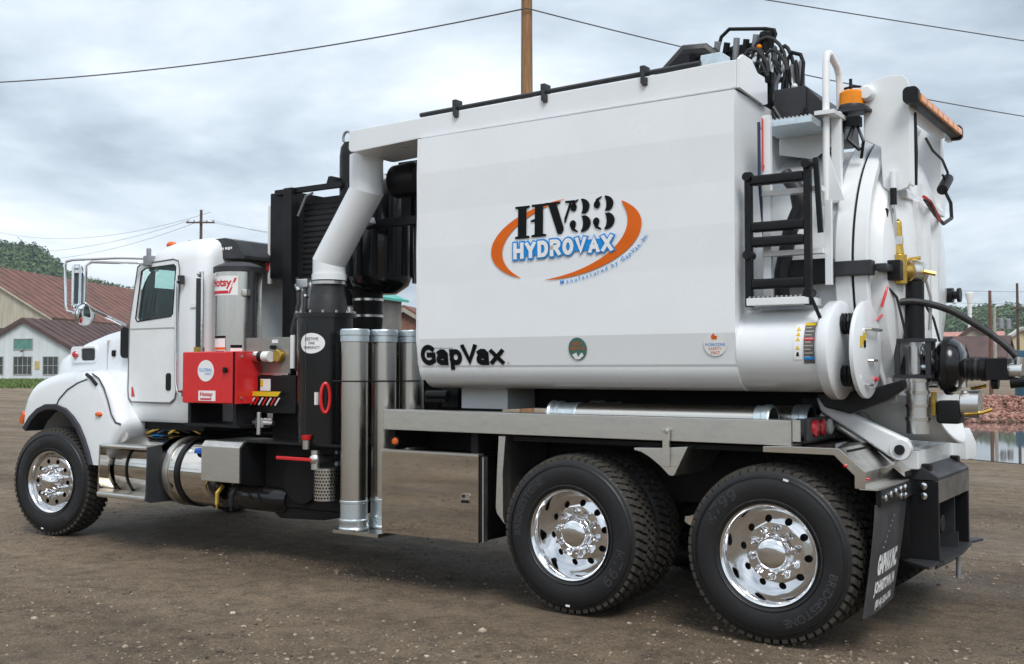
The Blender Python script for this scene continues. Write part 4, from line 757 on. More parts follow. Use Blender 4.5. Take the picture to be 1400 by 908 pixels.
b_ = MB(); band(b_, f1, -0.12, 0.02, 1.665, 1.90, 5); band(b_, f1, 0.07, 0.17, 1.67, 1.82, 5); wl_ = part('warning_label', b_, VWHITE, ht)
b_ = MB(); band(b_, f2, -0.12, 0.02, 1.885, 1.905, 5); band(b_, f2, -0.11, 0.01, 1.75, 1.775, 5); band(b_, f2, -0.11, 0.01, 1.69, 1.72, 5); band(b_, f2, 0.07, 0.17, 1.80, 1.825, 5); part('label_print', b_, INK, wl_)['kind'] = 'stuff'
b_ = MB(); band(b_, f2, -0.12, 0.02, 1.785, 1.805, 5); part('label_stripe', b_, ORANGE, wl_)
part('sight_tube', MB().cyl((1.975, 0.22, 1.80), (1.975, 0.22, 2.42), 0.033), HOSE, ht); part('sight_frame', MB().tube([(2.03, 0.20, 1.72), (2.03, 0.20, 2.47), (1.975, 0.21, 2.47)], 0.012, 8).ball((1.975, 0.22, 2.46), 0.03), CHROME, ht); part('sight_fitting', MB().box(1.95, 2.02, 0.18, 0.24, 1.765, 1.81), BRASS, ht)
part('heater_strap', MB().cyl((2.445, 0.395, 1.7), (2.445, 0.395, 2.47), 0.035), CHAR, ht); part('strap_latch', MB().box(2.40, 2.48, 0.31, 0.36, 2.25, 2.31), STAIN, ht, bevel=0.01)
rc = part('control_cabinet', MB().box(1.965, 2.64, 0.065, 0.48, 1.32, 1.765), RED, T, bevel=0.006)
rd = part('cabinet_door', MB().box(1.968, 2.610, 0.046, 0.063, 1.323, 1.762), RED, rc, bevel=0.008, seg=3); part('door_gap', MB().box(2.612, 2.620, 0.050, 0.066, 1.325, 1.76), BLACKM, rc)
part('door_lock', MB().cyl((2.535, 0.044, 1.606), (2.535, 0.022, 1.606), 0.022).box(2.525, 2.545, 0.018, 0.024, 1.58, 1.63), BLACKM, rd)
fR = lambda u, v: (u, 0.0435, v); fR2 = lambda u, v: (u, 0.0415, v)
b_ = MB(); disc(b_, (2.278, 1.60), 0.105, 0.092, fR); rs_ = part('round_sticker', b_, VWHITE, rd); b_ = MB(); text_fit(b_, 'GLOBAL', fR2, 2.195, 2.365, 1.595, 1.622); text_fit(b_, 'VAC', fR2, 2.265, 2.355, 1.565, 1.585); part('sticker_print', b_, BLUE, rs_)
b_ = MB(); poly(b_, [(2.185, 1.343), (2.405, 1.343), (2.405, 1.43), (2.185, 1.43)], fR); rl_ = part('brand_sticker', b_, VWHITE, rd); b_ = MB(); text_fit(b_, 'Hotsy', fR2, 2.21, 2.37, 1.373, 1.418, 0.03); poly(b_, [(2.21, 1.352), (2.35, 1.352), (2.36, 1.366), (2.21, 1.366)], fR2); part('sticker_print', b_, VRED, rl_)
part('cabinet_bracket', MB().box(1.98, 2.02, 0.10, 0.45, 1.14, 1.32).box(2.56, 2.60, 0.10, 0.45, 1.14, 1.32).box(1.96, 2.66, 0.08, 0.46, 1.12, 1.145), BLACKM, rc)
part('cabinet_side_bolt', MB().cyl((2.64, 0.12, 1.72), (2.646, 0.12, 1.72), 0.012).cyl((2.64, 0.12, 1.37), (2.646, 0.12, 1.37), 0.012), STAIN, rc)
gp = part('gauge_panel', MB().box(2.44, 2.98, 0.345, 0.36, 1.57, 1.885), GREYP, T, bevel=0.004); part('panel_lip', MB().box(2.58, 2.98, 0.325, 0.345, 1.565, 1.58), STAIN, gp)
part('filter_cylinder', MB().cyl((2.42, 0.27, 1.72), (2.70, 0.27, 1.72), 0.048), ALU, gp); part('filter_neck', MB().cyl((2.70, 0.27, 1.72), (2.75, 0.27, 1.72), 0.042), BLACKM, gp); part('filter_cap', MB().cyl((2.75, 0.27, 1.72), (2.83, 0.27, 1.72), 0.046), VWHITE, gp)
part('pressure_gauge', MB().lathe([(0.34, 0.055), (0.30, 0.055), (0.295, 0.046), (0.298, 0.0)], (2.87, 0, 1.725), 'y', 24), BRASS, gp); part('panel_switch', MB().cyl((2.80, 0.345, 1.80), (2.80, 0.30, 1.80), 0.018).tube([(2.81, 0.32, 1.80), (2.86, 0.30, 1.76)], 0.008, 6), BLACKM, gp); part('panel_tag', MB().box(2.77, 2.84, 0.338, 0.344, 1.835, 1.865), VWHITE, gp)
pv = part('pump_cover', MB().box(2.60, 3.10, 0.30, 0.62, 1.24, 1.56), BLACKM, T, bevel=0.008); part('warning_label', MB().box(2.68, 2.80, 0.294, 0.299, 1.43, 1.53), VWHITE, pv); part('warning_stripe', MB().box(2.685, 2.715, 0.290, 0.293, 1.47, 1.52), YELLOW, pv)
part('yellow_step_edge', MB().prism([(2.56, 1.385), (2.94, 1.385), (2.98, 1.425), (2.60, 1.425)], 'y', 0.245, 0.255), YELLOW, pv)
for k in range(8): part('grille_slat', MB().obox((2.56 + k * 0.05, 0.25, 1.31), (2.61 + k * 0.05, 0.25, 1.37), 0.01, 0.012), VWHITE if k % 2 else RED, pv)
part('valve_manifold', MB().box(2.70, 2.80, 0.22, 0.30, 1.12, 1.20).cyl((2.75, 0.22, 1.06), (2.75, 0.22, 1.25), 0.022).cyl((2.66, 0.24, 1.16), (2.90, 0.24, 1.16), 0.020).cyl((2.80, 0.24, 1.19), (2.89, 0.24, 1.19), 0.014), ALU, T, bevel=0.006)
part('gusset_panel', MB().box(2.70, 3.16, 0.42, 0.50, 1.02, 1.26), BLACKF, T); part('red_rail', MB().box(2.62, 3.12, 0.40, 0.42, 1.26, 1.40), mat('dark_red', (0.14, 0.01, 0.012), 0.4), T)
part('label_strip', MB().box(3.00, 3.04, 0.33, 0.345, 1.62, 1.90), VWHITE, gp)

# ---- vacuum filter canister, elbow duct, cyclone
CC = (3.43, 0.31)
cn = part('filter_canister', MB().lathe([(1.018, 0.225), (2.03, 0.225), (2.03, 0.250), (2.065, 0.250), (2.065, 0.16)], (*CC, 0), 'z', 48), BLACKG, T)
for k in range(14): a = R(k * 360 / 14); part('flange_bolt', MB().cyl((CC[0] + 0.235 * math.cos(a), CC[1] + 0.235 * math.sin(a), 2.065), (CC[0] + 0.235 * math.cos(a), CC[1] + 0.235 * math.sin(a), 2.085), 0.011, n=8), GALV, cn)
o1 = on_cyl(CC, 0.2275, R(-76)); o2 = on_cyl(CC, 0.2295, R(-76))
b_ = MB()
pts = [(0.115 * math.cos(R(i * 15)), 1.82 + 0.082 * math.sin(R(i * 15))) for i in range(24)]
for i in range(12): (ua, va), (ub, vb) = pts[i], pts[i + 1]; b_.add([o1(ua, va), o1(ub, vb), o1(ub, 3.64 - vb), o1(ua, 3.64 - va)], [(0, 1, 2, 3)])
ov = part('oval_decal', b_, VWHITE, cn); b_ = MB(); text_fit(b_, 'LIFETIME', o2, -0.062, 0.062, 1.842, 1.866); text_fit(b_, 'TANK', o2, -0.030, 0.034, 1.810, 1.832); text_fit(b_, 'WARRANTY', o2, -0.075, 0.075, 1.774, 1.797); part('decal_print', b_, INK, ov)
hx, hy = CC[0] + 0.245 * math.cos(R(-46)), CC[1] + 0.245 * math.sin(R(-46)); tx, ty = math.sin(R(46)), math.cos(R(46))
part('red_pull_handle', MB().tube([(hx + 0.035 * math.cos(a) * tx + 0.02, hy + 0.035 * math.cos(a) * ty - 0.02, 1.385 + 0.115 * math.sin(a)) for a in [2 * math.pi * i / 28 for i in range(28)]], 0.0135, 8, closed=True), RED, cn); part('handle_tag', MB().box(hx - 0.06, hx - 0.045, hy - 0.06, hy - 0.03, 1.33, 1.43), VWHITE, cn)
part('canister_seam', MB().box(CC[0] - 0.002, CC[0] + 0.004, CC[1] - 0.2275, CC[1] - 0.224, 1.03, 2.0), CHAR, cn)
part('red_funnel', MB().lathe([(1.02, 0.02), (1.05, 0.028), (1.055, 0.035), (1.09, 0.042), (1.09, 0.0)], (3.47, 0.06, 0), 'z', 14), RED, cn); part('funnel_base', MB().cyl((3.47, 0.06, 0.98), (3.47, 0.06, 1.05), 0.032), GALV, cn)
vl = part('ball_valve', MB().ball((3.53, 0.10, 0.90), 0.05).cyl((3.53, 0.10, 0.97), (3.53, 0.10, 0.82), 0.035).cyl((3.53, 0.10, 0.90), (3.53, 0.30, 0.90), 0.03), ALU, T); part('valve_lever', MB().box(3.14, 3.53, 0.045, 0.06, 0.885, 0.912), RED, vl, bevel=0.005)
for dx_ in (0.14, 0.20, 0.26): part('pipe_plug', MB().cyl((3.50 + dx_, 0.22, 0.86), (3.50 + dx_, 0.28, 0.86), 0.018).cyl((3.50 + dx_, 0.22, 0.95), (3.50 + dx_, 0.28, 0.95), 0.014), STEEL, vl)
sr = part('strainer', lathe_open(MB(), [(0.575, 0.098), (0.83, 0.098), (0.83, 0.02)], (3.58, 0.17, 0), 'z', 32), GALV, T); b_ = MB()
for i in range(9):
    for k in range(14): a = R(-150 + k * 14 + (7 if i % 2 else 0)); fn = on_cyl((3.58, 0.17), 0.0995, a); disc(b_, (0, 0.598 + i * 0.026), 0.0075, 0.0075, fn, 8)
part('perforations', b_, INK, sr)
el = part('vacuum_elbow', MB().tube([(3.875, 0.30, 3.315), (3.875, 0.30, 3.03), (3.473, 0.30, 2.485), (3.473, 0.30, 2.36)], 0.134, 110, caps=False), WHITE, T, ang=4.2)
part('elbow_collar', ring(MB(), [(2.335, 0.128), (2.385, 0.128), (2.385, 0.142), (2.335, 0.142)], (3.473, 0.30, 0), 'z', 40), WHITE, el); part('hose_clamp', ring(MB(), [(2.30, 0.13), (2.325, 0.13), (2.325, 0.143), (2.30, 0.143)], (3.473, 0.30, 0), 'z', 40), GALV, el)
part('rubber_sleeve', lathe_open(MB(), [(2.335, 0.138), (2.22, 0.139), (2.21, 0.142), (2.12, 0.155), (2.062, 0.16)], (3.46, 0.305, 0), 'z', 40), HOSE, el)
part('elbow_lug', MB().prism([(3.70, 2.78), (3.78, 2.85), (3.80, 2.80)], 'y', 0.43, 0.50), WHITE, el)
cy = part('cyclone', MB().lathe([(2.26, 0.14), (2.33, 0.24), (2.40, 0.27), (3.20, 0.27), (3.26, 0.24), (3.28, 0.0)], (3.50, 0.90, 0), 'z', 40), BLACKG, T, ang=40)
for k in range(7): a = R(-150 + k * 30); part('cyclone_rib', MB().cyl((3.50 + 0.275 * math.cos(a), 0.90 + 0.275 * math.sin(a), 2.4), (3.50 + 0.275 * math.cos(a), 0.90 + 0.275 * math.sin(a), 3.2), 0.028, n=10), BLACKM, cy)
part('cyclone_outlet', lathe_open(MB(), [(2.30, 0.16), (2.25, 0.13), (2.0, 0.125)], (3.39, 0.86, 0), 'z', 32), BLACKM, cy)
for z in (2.20, 2.06): part('outlet_clamp', ring(MB(), [(z, 0.124), (z + 0.02, 0.124), (z + 0.02, 0.134), (z, 0.134)], (3.39, 0.86, 0), 'z', 32), GALV, cy)
part('intake_drum', MB().lathe([(1.90, 0.12), (2.05, 0.13), (2.05, 0.0)], (3.39, 0.86, 0), 'z', 24).box(3.22, 3.55, 0.70, 1.02, 1.5, 1.95), BLACKF, T)
sb_ = part('support_bar', MB().box(3.67, 4.66, 0.50, 0.55, 2.765, 2.835), BLACKM, T, bevel=0.005)
part('round_cap', MB().lathe([(3.95, 0.0), (3.955, 0.10), (3.98, 0.135), (4.20, 0.145), (4.24, 0.12), (4.25, 0.0)], (0, 0.55, 3.13), 'x', 32), BLACKM, T, ang=40); part('cap_mount', MB().box(4.05, 4.15, 0.52, 0.58, 2.84, 3.0), BLACKM, T); part('cap_hanger', MB().box(3.95, 4.4, 0.6, 0.66, 3.25, 3.30), BLACKM, T)
part('vent_stack', MB().cyl((4.2, 0.62, 2.3), (4.2, 0.62, 3.28), 0.09), BLACKG, T); part('vent_stack', MB().cyl((4.38, 0.75, 2.25), (4.38, 0.75, 3.28), 0.1).ball((4.38, 0.75, 2.25), 0.1), BLACKG, T)
# oil cooler cabinet and muffler
cl = part('oil_cooler', MB().box(2.30, 2.58, 0.74, 1.7, 2.44, 3.22), BLACKM, T, bevel=0.01)
part('cooler_post', MB().box(2.55, 2.66, 0.66, 0.74, 1.05, 3.235), BLACKM, cl, bevel=0.008); part('cooler_post', MB().box(2.55, 2.66, 1.70, 1.78, 1.05, 3.235), BLACKM, cl)
part('cooler_core', MB().box(2.66, 3.18, 0.80, 0.90, 2.42, 3.14), mat('radiator_core', (0.012, 0.012, 0.012), 0.75, var=0.3, vs=3), cl); part('cooler_top_rail', MB().box(2.40, 3.22, 0.70, 0.75, 3.19, 3.235), BLACKM, cl); part('cooler_brace', MB().tube([(2.68, 0.72, 2.98), (2.78, 0.72, 3.15), (2.86, 0.72, 3.17)], 0.012, 8), STEEL, cl)
for k in range(14): part('cooler_fin', MB().box(2.67, 3.17, 0.792, 0.80, 2.46 + k * 0.048, 2.468 + k * 0.048), BLACKM, cl)
part('cooler_fan_shroud', MB().box(2.22, 2.30, 0.85, 1.6, 2.5, 3.18), CHAR, cl, bevel=0.02); part('sight_post', MB().cyl((2.24, 0.80, 2.40), (2.24, 0.80, 3.12), 0.022), VWHITE, cl); part('cooler_tag', MB().box(2.225, 2.255, 0.76, 0.775, 2.52, 2.66), VRED, cl)
for k in range(4): part('hydraulic_hose', MB().tube([(2.70 + 0.1 * k, 0.70, 2.42 - 0.03 * k), (2.78 + 0.08 * k, 0.64, 2.20 - 0.05 * k), (2.74 + 0.1 * k, 0.60, 1.95), (2.80 + 0.12 * k, 0.6, 1.6)], 0.021, 8), HOSE, cl)
part('diagonal_strut', MB().obox((2.70, 0.72, 2.05), (3.22, 0.72, 2.32), 0.03, 0.05), BLACKM, cl); part('hose_fitting', MB().box(2.72, 2.86, 0.66, 0.72, 2.33, 2.41), ALU, cl, bevel=0.01); part('hose_fitting', MB().box(2.92, 2.98, 0.66, 0.72, 2.25, 2.36), ALU, cl, bevel=0.01); [part('hose_fitting', MB().cyl((2.70 + 0.09 * q_, 0.69, 2.36 - 0.05 * (q_ % 2)), (2.76 + 0.09 * q_, 0.66, 2.30 - 0.06 * (q_ % 2)), 0.022, n=10), ALU if q_ % 2 else GALVL, cl) for q_ in range(5)]
mf = part('muffler', MB().lathe([(2.2, 0.11), (3.60, 0.11), (3.68, 0.10), (3.73, 0.07), (3.745, 0.0)], (2.78, 1.30, 0), 'z', 28), BLACKM, T); part('muffler_eye', MB().tube([(2.80 + 0.05 * math.cos(a), 1.22, 3.76 + 0.06 * math.sin(a)) for a in [R(k * 30 - 30) for k in range(9)]], 0.012, 6), STEEL, mf)
part('muffler_guard', MB().prism([(2.62, 3.30), (2.66, 3.40), (2.70, 3.40), (2.78, 3.30)], 'y', 1.12, 1.22), BLACKM, mf)
part('blower', MB().box(2.7, 4.1, 0.95, 1.9, 1.05, 1.75).cyl((2.8, 1.4, 1.6), (4.2, 1.4, 1.6), 0.3), BLACKF, T, bevel=0.03)

# ---- water tank with its lid duct
TP = [(.012, 3.30), (.003, 3.04), (.0065, 2.75), (.001, 2.49), (.0045, 2.23), (.0, 1.83), (.028, 1.64)] + [(.20 - .166 * math.cos(R(90 * (i / 22) ** 0.9)), 1.64 - .165 * math.sin(R(90 * (i / 22) ** 0.9))) for i in range(1, 23)]
def tank_y(z):
    for (a, z0), (b, z1) in zip(TP, TP[1:]):
        if z1 <= z <= z0: return a + (b - a) * (z0 - z) / (z0 - z1)
    return 0.05
wt_ = part('water_tank', MB().prism(TP + [(2.44 - y, z) for y, z in reversed(TP)], 'x', 4.665, 7.10), WHITE, T, ang=1.2)
part('tank_edge', MB().prism([(y - 0.004, z) for y, z in TP[:16]] + [(y + 0.03, z) for y, z in reversed(TP[:16])], 'x', 4.64, 4.664), WHITE, wt_)
for x in (4.78,): part('tank_saddle', MB().box(x, x + 0.42, 0.36, 2.08, 1.32, 1.474), WHITE, T, bevel=0.005)
part('tank_cradle', MB().box(4.6, 7.5, 0.72, 0.90, 1.32, 1.474).box(4.6, 7.5, 1.54, 1.72, 1.32, 1.474), BLACKF, T)
dc = part('air_duct', MB().prism([(3.93, 3.46), (3.925, 3.315), (3.945, 3.29), (3.99, 3.285), (4.64, 3.31), (7.105, 3.315), (7.105, 3.49), (6.95, 3.49), (6.62, 3.482)], 'y', 0.035, 0.52), WHITE, T, bevel=0.010)
part('duct_shadow_strip', MB().box(4.66, 7.09, 0.065, 0.5, 3.298, 3.316), CHAR, dc)  # charcoal strip under the duct, its colour standing in for the shadow line
part('lid_rail', MB().tube([(4.63, 0.055, 3.488), (6.86, 0.055, 3.508)], 0.017, 10), CHAR, dc)
for x in (4.965, 5.72, 6.475): part('lid_latch', MB().box(x - 0.018, x + 0.018, 0.02, 0.10, 3.49, 3.55).cyl((x, 0.028, 3.50), (x, 0.028, 3.435), 0.014).cyl((x + 0.015, 0.03, 3.47), (x + 0.015, 0.03, 3.42), 0.019), CHAR, dc, bevel=0.004)
part('duct_end_plate', MB().prism([(0.04, 3.315), (0.44, 3.29), (0.50, 3.31), (0.50, 3.44), (0.38, 3.44), (0.24, 3.53), (0.10, 3.53), (0.04, 3.49)], 'x', 7.106, 7.125), WHITE, dc)
part('lid_bracket', MB().box(6.86, 7.0, 0.06, 0.2, 3.49, 3.56), GALVL, dc, bevel=0.006)

# ---- lettering and emblems on the tank side
fT = lambda d: (lambda u, v: (u, tank_y(v) - d, v))
D1, D2, D3, D4 = fT(0.006), fT(0.0075), fT(0.009), fT(0.0105)
lg = MB()
EC, EA, EB, EPH = (5.895, 2.478), 0.588, 0.262, R(7)
def ell(t_, k): x, z = EA * k * math.cos(t_), EB * k * math.sin(t_); return (EC[0] + x * math.cos(EPH) - z * math.sin(EPH), EC[1] + x * math.sin(EPH) + z * math.cos(EPH))
def crescent(a0, a1, wmax, peak):
    n = 40; out = []; inn = []
    for i in range(n + 1):
        t_ = i / n; a = R(a0 + (a1 - a0) * t_); w = wmax * (math.sin(math.pi * t_ ** peak)) ** 0.8; out.append(ell(a, 1.0)); inn.append(ell(a, 1.0 - w))
    for i in range(n): lg.add([D1(*out[i]), D1(*out[i + 1]), D1(*inn[i + 1]), D1(*inn[i])], [(0, 1, 2, 3)])
crescent(85, 232, 0.175, 1.0); crescent(38, -108, 0.20, 0.85)
lo = part('logo_swoosh', lg, ORANGE, wt_)
hv = MB(); D = D2
def glyph_poly(pts, u0, v0, sx, sy): poly(hv, [(u0 + x * sx, v0 + y * sy + (u0 - 5.5) * 0.022) for x, y in pts], D)
Hh = 0.222
glyph_poly([(0, 0), (1, 0), (1, .06), (.78, .08), (.78, .92), (1, .94), (1, 1), (0, 1), (0, .94), (.2, .92), (.2, .08), (0, .06)], 5.512, 2.50, 0.120, Hh)
glyph_poly([(0, 0), (1, 0), (1, .06), (.78, .08), (.78, .92), (1, .94), (1, 1), (0, 1), (0, .94), (.22, .92), (.22, .56), (-.06, .52), (-.06, .47), (.22, .47), (.22, .08), (0, .06)], 5.646, 2.50, 0.120, Hh)
glyph_poly([(0, 1), (.52, 1), (.52, .94), (.40, .92), (.60, .32), (.64, .2), (.64, .12), (.56, .02), (.44, .02), (.12, .92), (0, .94)], 5.752, 2.50, 0.235, Hh)
glyph_poly([(.66, .34), (.70, .34), (.90, .92), (1.0, .94), (1.0, 1), (.68, 1), (.68, .94), (.82, .92), (.66, .48)], 5.752, 2.50, 0.235, Hh)
def three(u0):
    def e(cx, cy, rx, ry, a0, a1, n=12): return [(cx + rx * math.cos(R(a0 + (a1 - a0) * i / n)), cy + ry * math.sin(R(a0 + (a1 - a0) * i / n))) for i in range(n + 1)]
    glyph_poly(e(.52, .76, .42, .245, 84, -62) + e(.50, .755, .12, .21, -70, 78), u0, 2.50, 0.165, Hh)
    glyph_poly(e(.52, .26, .48, .265, 62, -84) + e(.50, .265, .14, .225, -78, 70), u0, 2.50, 0.165, Hh)
    glyph_poly(e(.20, .76, .15, .12, 0, 360, 16)[:-1], u0, 2.50, 0.165, Hh); glyph_poly([(.10, .82), (.16, .93), (.40, 1.0), (.43, .97), (.27, .88), (.32, .78)], u0, 2.50, 0.165, Hh)
    glyph_poly(e(.17, .26, .15, .12, 0, 360, 16)[:-1], u0, 2.50, 0.165, Hh); glyph_poly([(.05, .20), (.12, .08), (.38, -.005), (.42, .03), (.26, .12), (.30, .22)], u0, 2.50, 0.165, Hh)
three(5.945); three(6.122)
part('logo_model_lettering', hv, INK, wt_)
slF = lambda d: (lambda u, v: fT(d)(u, v + (u - 5.5) * 0.012))
def stroke_word(word, d0, u0, u1, v0, v1, w, gap, widths=None, alt=0.0016):
    mb = MB(); ws = [(widths or {}).get(c, 1.0) for c in word]; k = (u1 - u0 - gap * (len(word) - 1)) / sum(ws); u = u0
    for i, (c, q_) in enumerate(zip(word, ws)): stroke_letter(mb, c, slF, d0 + (i % 2) * alt, u, u + q_ * k, v0, v1, w); u += q_ * k + gap
    return mb
b_ = stroke_word('HYDROVAX', 0.0082, 5.515, 6.262, 2.374, 2.458, 0.050, 0.042); poly(b_, [(5.53, 2.38), (6.24, 2.38), (6.24, 2.45), (5.53, 2.45)], slF(0.0076)); part('logo_word_outline', b_, BLUE, wt_)
part('logo_word', stroke_word('HYDROVAX', 0.0115, 5.515, 6.262, 2.374, 2.458, 0.028, 0.042), VWHITE, wt_)
b_ = MB(); s_ = 'Manufactured by GapVax, Inc.'; a0, a1 = -96, -18; wsum = [max(0.25, (bounds(c, 0)[1] - bounds(c, 0)[0]) + 0.09) if c != ' ' else 0.3 for c in s_]; tot = sum(wsum); acc = 0
for c, w in zip(s_, wsum):
    if c != ' ':
        am = R(a0 + (a1 - a0) * (acc + w / 2) / tot); p0 = ell(am - 0.01, 1.10); p1 = ell(am + 0.01, 1.10); d = Vector((p1[0] - p0[0], p1[1] - p0[1])).normalized(); pc = ell(am, 1.10); bx = bounds(c, 0); vs, fs = glyphs(c, 0.012); k = 0.040
        b_.add([D2(pc[0] + d.x * (p[0] - (bx[0] + bx[1]) / 2) * k - d.y * (p[1] - 0.3) * k, pc[1] + d.y * (p[0] - (bx[0] + bx[1]) / 2) * k + d.x * (p[1] - 0.3) * k) for p in vs], fs)
    acc += w
part('logo_maker_line', b_, BLUE, wt_)
b_ = MB(); u = 4.690
for i_, (c, w_, h_) in enumerate((('G', 0.100, 0.112), ('a', 0.074, 0.078), ('p', 0.080, 0.078), ('V', 0.104, 0.112), ('a', 0.074, 0.078), ('x', 0.084, 0.078))):
    stroke_letter(b_, c, fT, 0.0048 + 0.0010 * (i_ % 2), u, u + w_, 1.658, 1.658 + h_, 0.037); u += w_ + (0.026 if c == 'V' else 0.030 if i_ == 2 else 0.0425)
part('maker_name', b_, INK, wt_)
b_ = MB(); text_fit(b_, 'Manufactured by', D2, 4.815, 4.975, 1.752, 1.768); text_fit(b_, 'R', D2, 5.437, 5.449, 1.645, 1.659); part('maker_small_print', b_, INK, wt_)
b_ = MB(); disc(b_, (6.001, 1.744), 0.070, 0.074, D1); d1 = part('round_emblem', b_, VGREEN, wt_); b_ = MB(); text_fit(b_, 'NO.1', D2, 5.965, 6.035, 1.768, 1.79); text_fit(b_, 'SERVICE', D2, 5.945, 6.055, 1.738, 1.757); part('emblem_print', b_, ORANGE, d1)
b_ = MB(); poly(b_, [(5.955, 1.705), (5.99, 1.72), (6.0, 1.69), (6.03, 1.72), (6.045, 1.70), (6.01, 1.675), (5.98, 1.675)], D2); part('emblem_figure', b_, VWHITE, d1)
b_ = MB(); disc(b_, (6.968, 1.759), 0.074, 0.070, D1); d2 = part('round_emblem', b_, VWHITE, wt_); b_ = MB(); poly(b_, [(6.95, 1.79), (6.945, 1.81), (6.965, 1.83), (6.968, 1.815), (6.985, 1.81), (6.982, 1.79)], D2); part('emblem_flame', b_, ORANGE, d2); b_ = MB(); text_fit(b_, 'SAFETY', D2, 6.925, 7.012, 1.727, 1.742); text_fit(b_, 'FIRST', D2, 6.94, 6.998, 1.70, 1.718); part('emblem_print', b_, ORANGE, d2); b_ = MB(); text_fit(b_, 'WORKZONE', D2, 6.902, 7.034, 1.750, 1.768); part('emblem_word', b_, BLUE, d2)

# ---- stainless bed rail, deck, tool box
both('bed_rail', MB().prism([(0.0, 1.165), (0.0, 1.312), (0.16, 1.312), (0.16, 1.300), (0.012, 1.300), (0.012, 1.177), (0.06, 1.177), (0.06, 1.165)], 'x', 4.325, 7.425), STAIN, T, bevel=0.004)
part('rail_end_plate', MB().box(7.425, 7.437, 0.0, 0.18, 1.165, 1.312), STAIN, T); part('rail_end_plate', MB().box(4.313, 4.325, 0.0, 0.16, 1.165, 1.312), STAIN, T); part('deck_floor', MB().box(4.33, 7.5, 0.03, 2.41, 1.178, 1.190), BLACKF, T)
lp_ = part('tail_lamp_plate', MB().box(7.485, 7.50, 0.10, 0.62, 1.185, 1.325).box(7.43, 7.485, 0.10, 0.12, 1.185, 1.32), CHAR, T, bevel=0.004)
for y, ma in ((0.225, LRED), (0.36, LRED), (0.50, LCLR)): part('tail_lamp', MB().lathe([(7.50, 0.052), (7.514, 0.050), (7.522, 0.035), (7.525, 0)], (0, y, 1.258), 'x', 24), ma, lp_)
part('lamp_bezel', MB().box(7.44, 7.45, 0.02, 0.10, 1.19, 1.31).box(7.44, 7.485, 0.015, 0.03, 1.19, 1.315), STAIN, lp_)
tb = part('tool_box', MB().box(4.31, 5.19, 0.035, 0.62, 0.405, 1.0), BLACKM, T, bevel=0.006); part('tool_box', MB().box(4.31, 5.19, 1.82, 2.41, 0.405, 1.0), STAIN, T, bevel=0.006); part('fuel_tank', MB().lathe([(0.95, 0.0), (0.97, 0.285), (1.0, 0.295), (3.6, 0.295), (3.65, 0.26), (3.65, 0.0)], (0, 2.08, 0.695), 'x', 32), POLISH, T, ang=40); td = part('tool_box_door', MB().box(4.305, 5.195, 0.008, 0.031, 0.40, 1.005), POLISH, tb, bevel=0.004)  # far-side tool box and fuel tank, unseen, added to block light underneath
part('door_gasket', MB().box(5.197, 5.225, 0.016, 0.06, 0.42, 1.0), BLACKM, tb); part('door_edge', MB().box(5.226, 5.236, 0.012, 0.06, 0.41, 1.0), STAIN, tb); part('box_lip', MB().box(4.30, 5.20, 0.0, 0.06, 1.006, 1.018), STAIN, tb)
lt_ = part('latch', MB().prism(rrect(5.045, 5.125, 0.665, 0.74, 0.012), 'y', 0.002, 0.009), CHROME, td); part('latch_paddle', MB().box(5.055, 5.115, -0.006, 0.002, 0.672, 0.695).box(5.06, 5.08, -0.004, 0.003, 0.71, 0.73), BLACKM, lt_)
part('side_marker', MB().cyl((4.412, 0.06, 1.078), (4.412, 0.035, 1.078), 0.035), BLACKM, T); part('side_marker_lens', MB().lathe([(0.035, 0.028), (0.022, 0.022), (0.018, 0)], (4.412, 0, 1.078), 'y', 18), LORG, T)
part('box_hanger', MB().box(4.34, 4.40, 0.05, 0.45, 1.02, 1.16), BLACKF, T); part('box_hanger', MB().box(5.1, 5.16, 0.05, 0.45, 1.02, 1.16), BLACKF, T); part('box_backing', MB().box(4.33, 5.3, 0.45, 0.62, 1.0, 1.17), BLACKF, T)
both('front_mud_guard', MB().prism([(5.36, 1.15), (5.415, 1.15), (5.392, 0.9), (5.395, 0.60), (5.41, 0.55), (5.345, 0.62), (5.335, 0.66), (5.345, 0.9)], 'y', 0.02, 0.56), STAIN, T)
both('mid_mud_guard', MB().prism([(6.42, 1.115), (6.42, 1.10), (6.47, 1.09), (6.53, 1.06), (6.60, 1.01), (6.66, 0.955), (6.685, 0.95), (6.70, 0.96), (6.79, 1.135), (6.60, 1.12)], 'y', -0.005, 0.56), STAIN, T, bevel=0.004)
part('guard_bracket', MB().box(6.63, 6.675, -0.030, -0.008, 1.01, 1.24), STAIN, T, bevel=0.003); part('guard_bolt', MB().cyl((6.652, -0.030, 1.225), (6.652, -0.042, 1.225), 0.014), GALV, T)
fs_ = part('rear_fender', MB().prism([(7.275, 1.158), (7.275, 1.125), (7.69, 1.125), (7.805, 1.015), (7.805, 0.945), (7.865, 0.945), (7.865, 1.04), (7.72, 1.164), (7.44, 1.164)], 'y', -0.022, 0.56), STAINP, T, bevel=0.003)
part('fender_lip', MB().box(7.83, 7.93, -0.02, 0.66, 0.94, 0.950), STAIN, fs_); part('clearance_lamp', MB().ball((7.755, -0.024, 1.068), 0.011), LRED, fs_); part('clearance_lamp', MB().ball((7.868, 0.02, 0.995), 0.011), LRED, fs_)
both('rear_fender_tail', MB().prism([(7.70, 1.15), (7.72, 1.16), (7.93, 1.0), (7.93, 0.97)], 'y', 0.56, 0.72), STAINP, T)

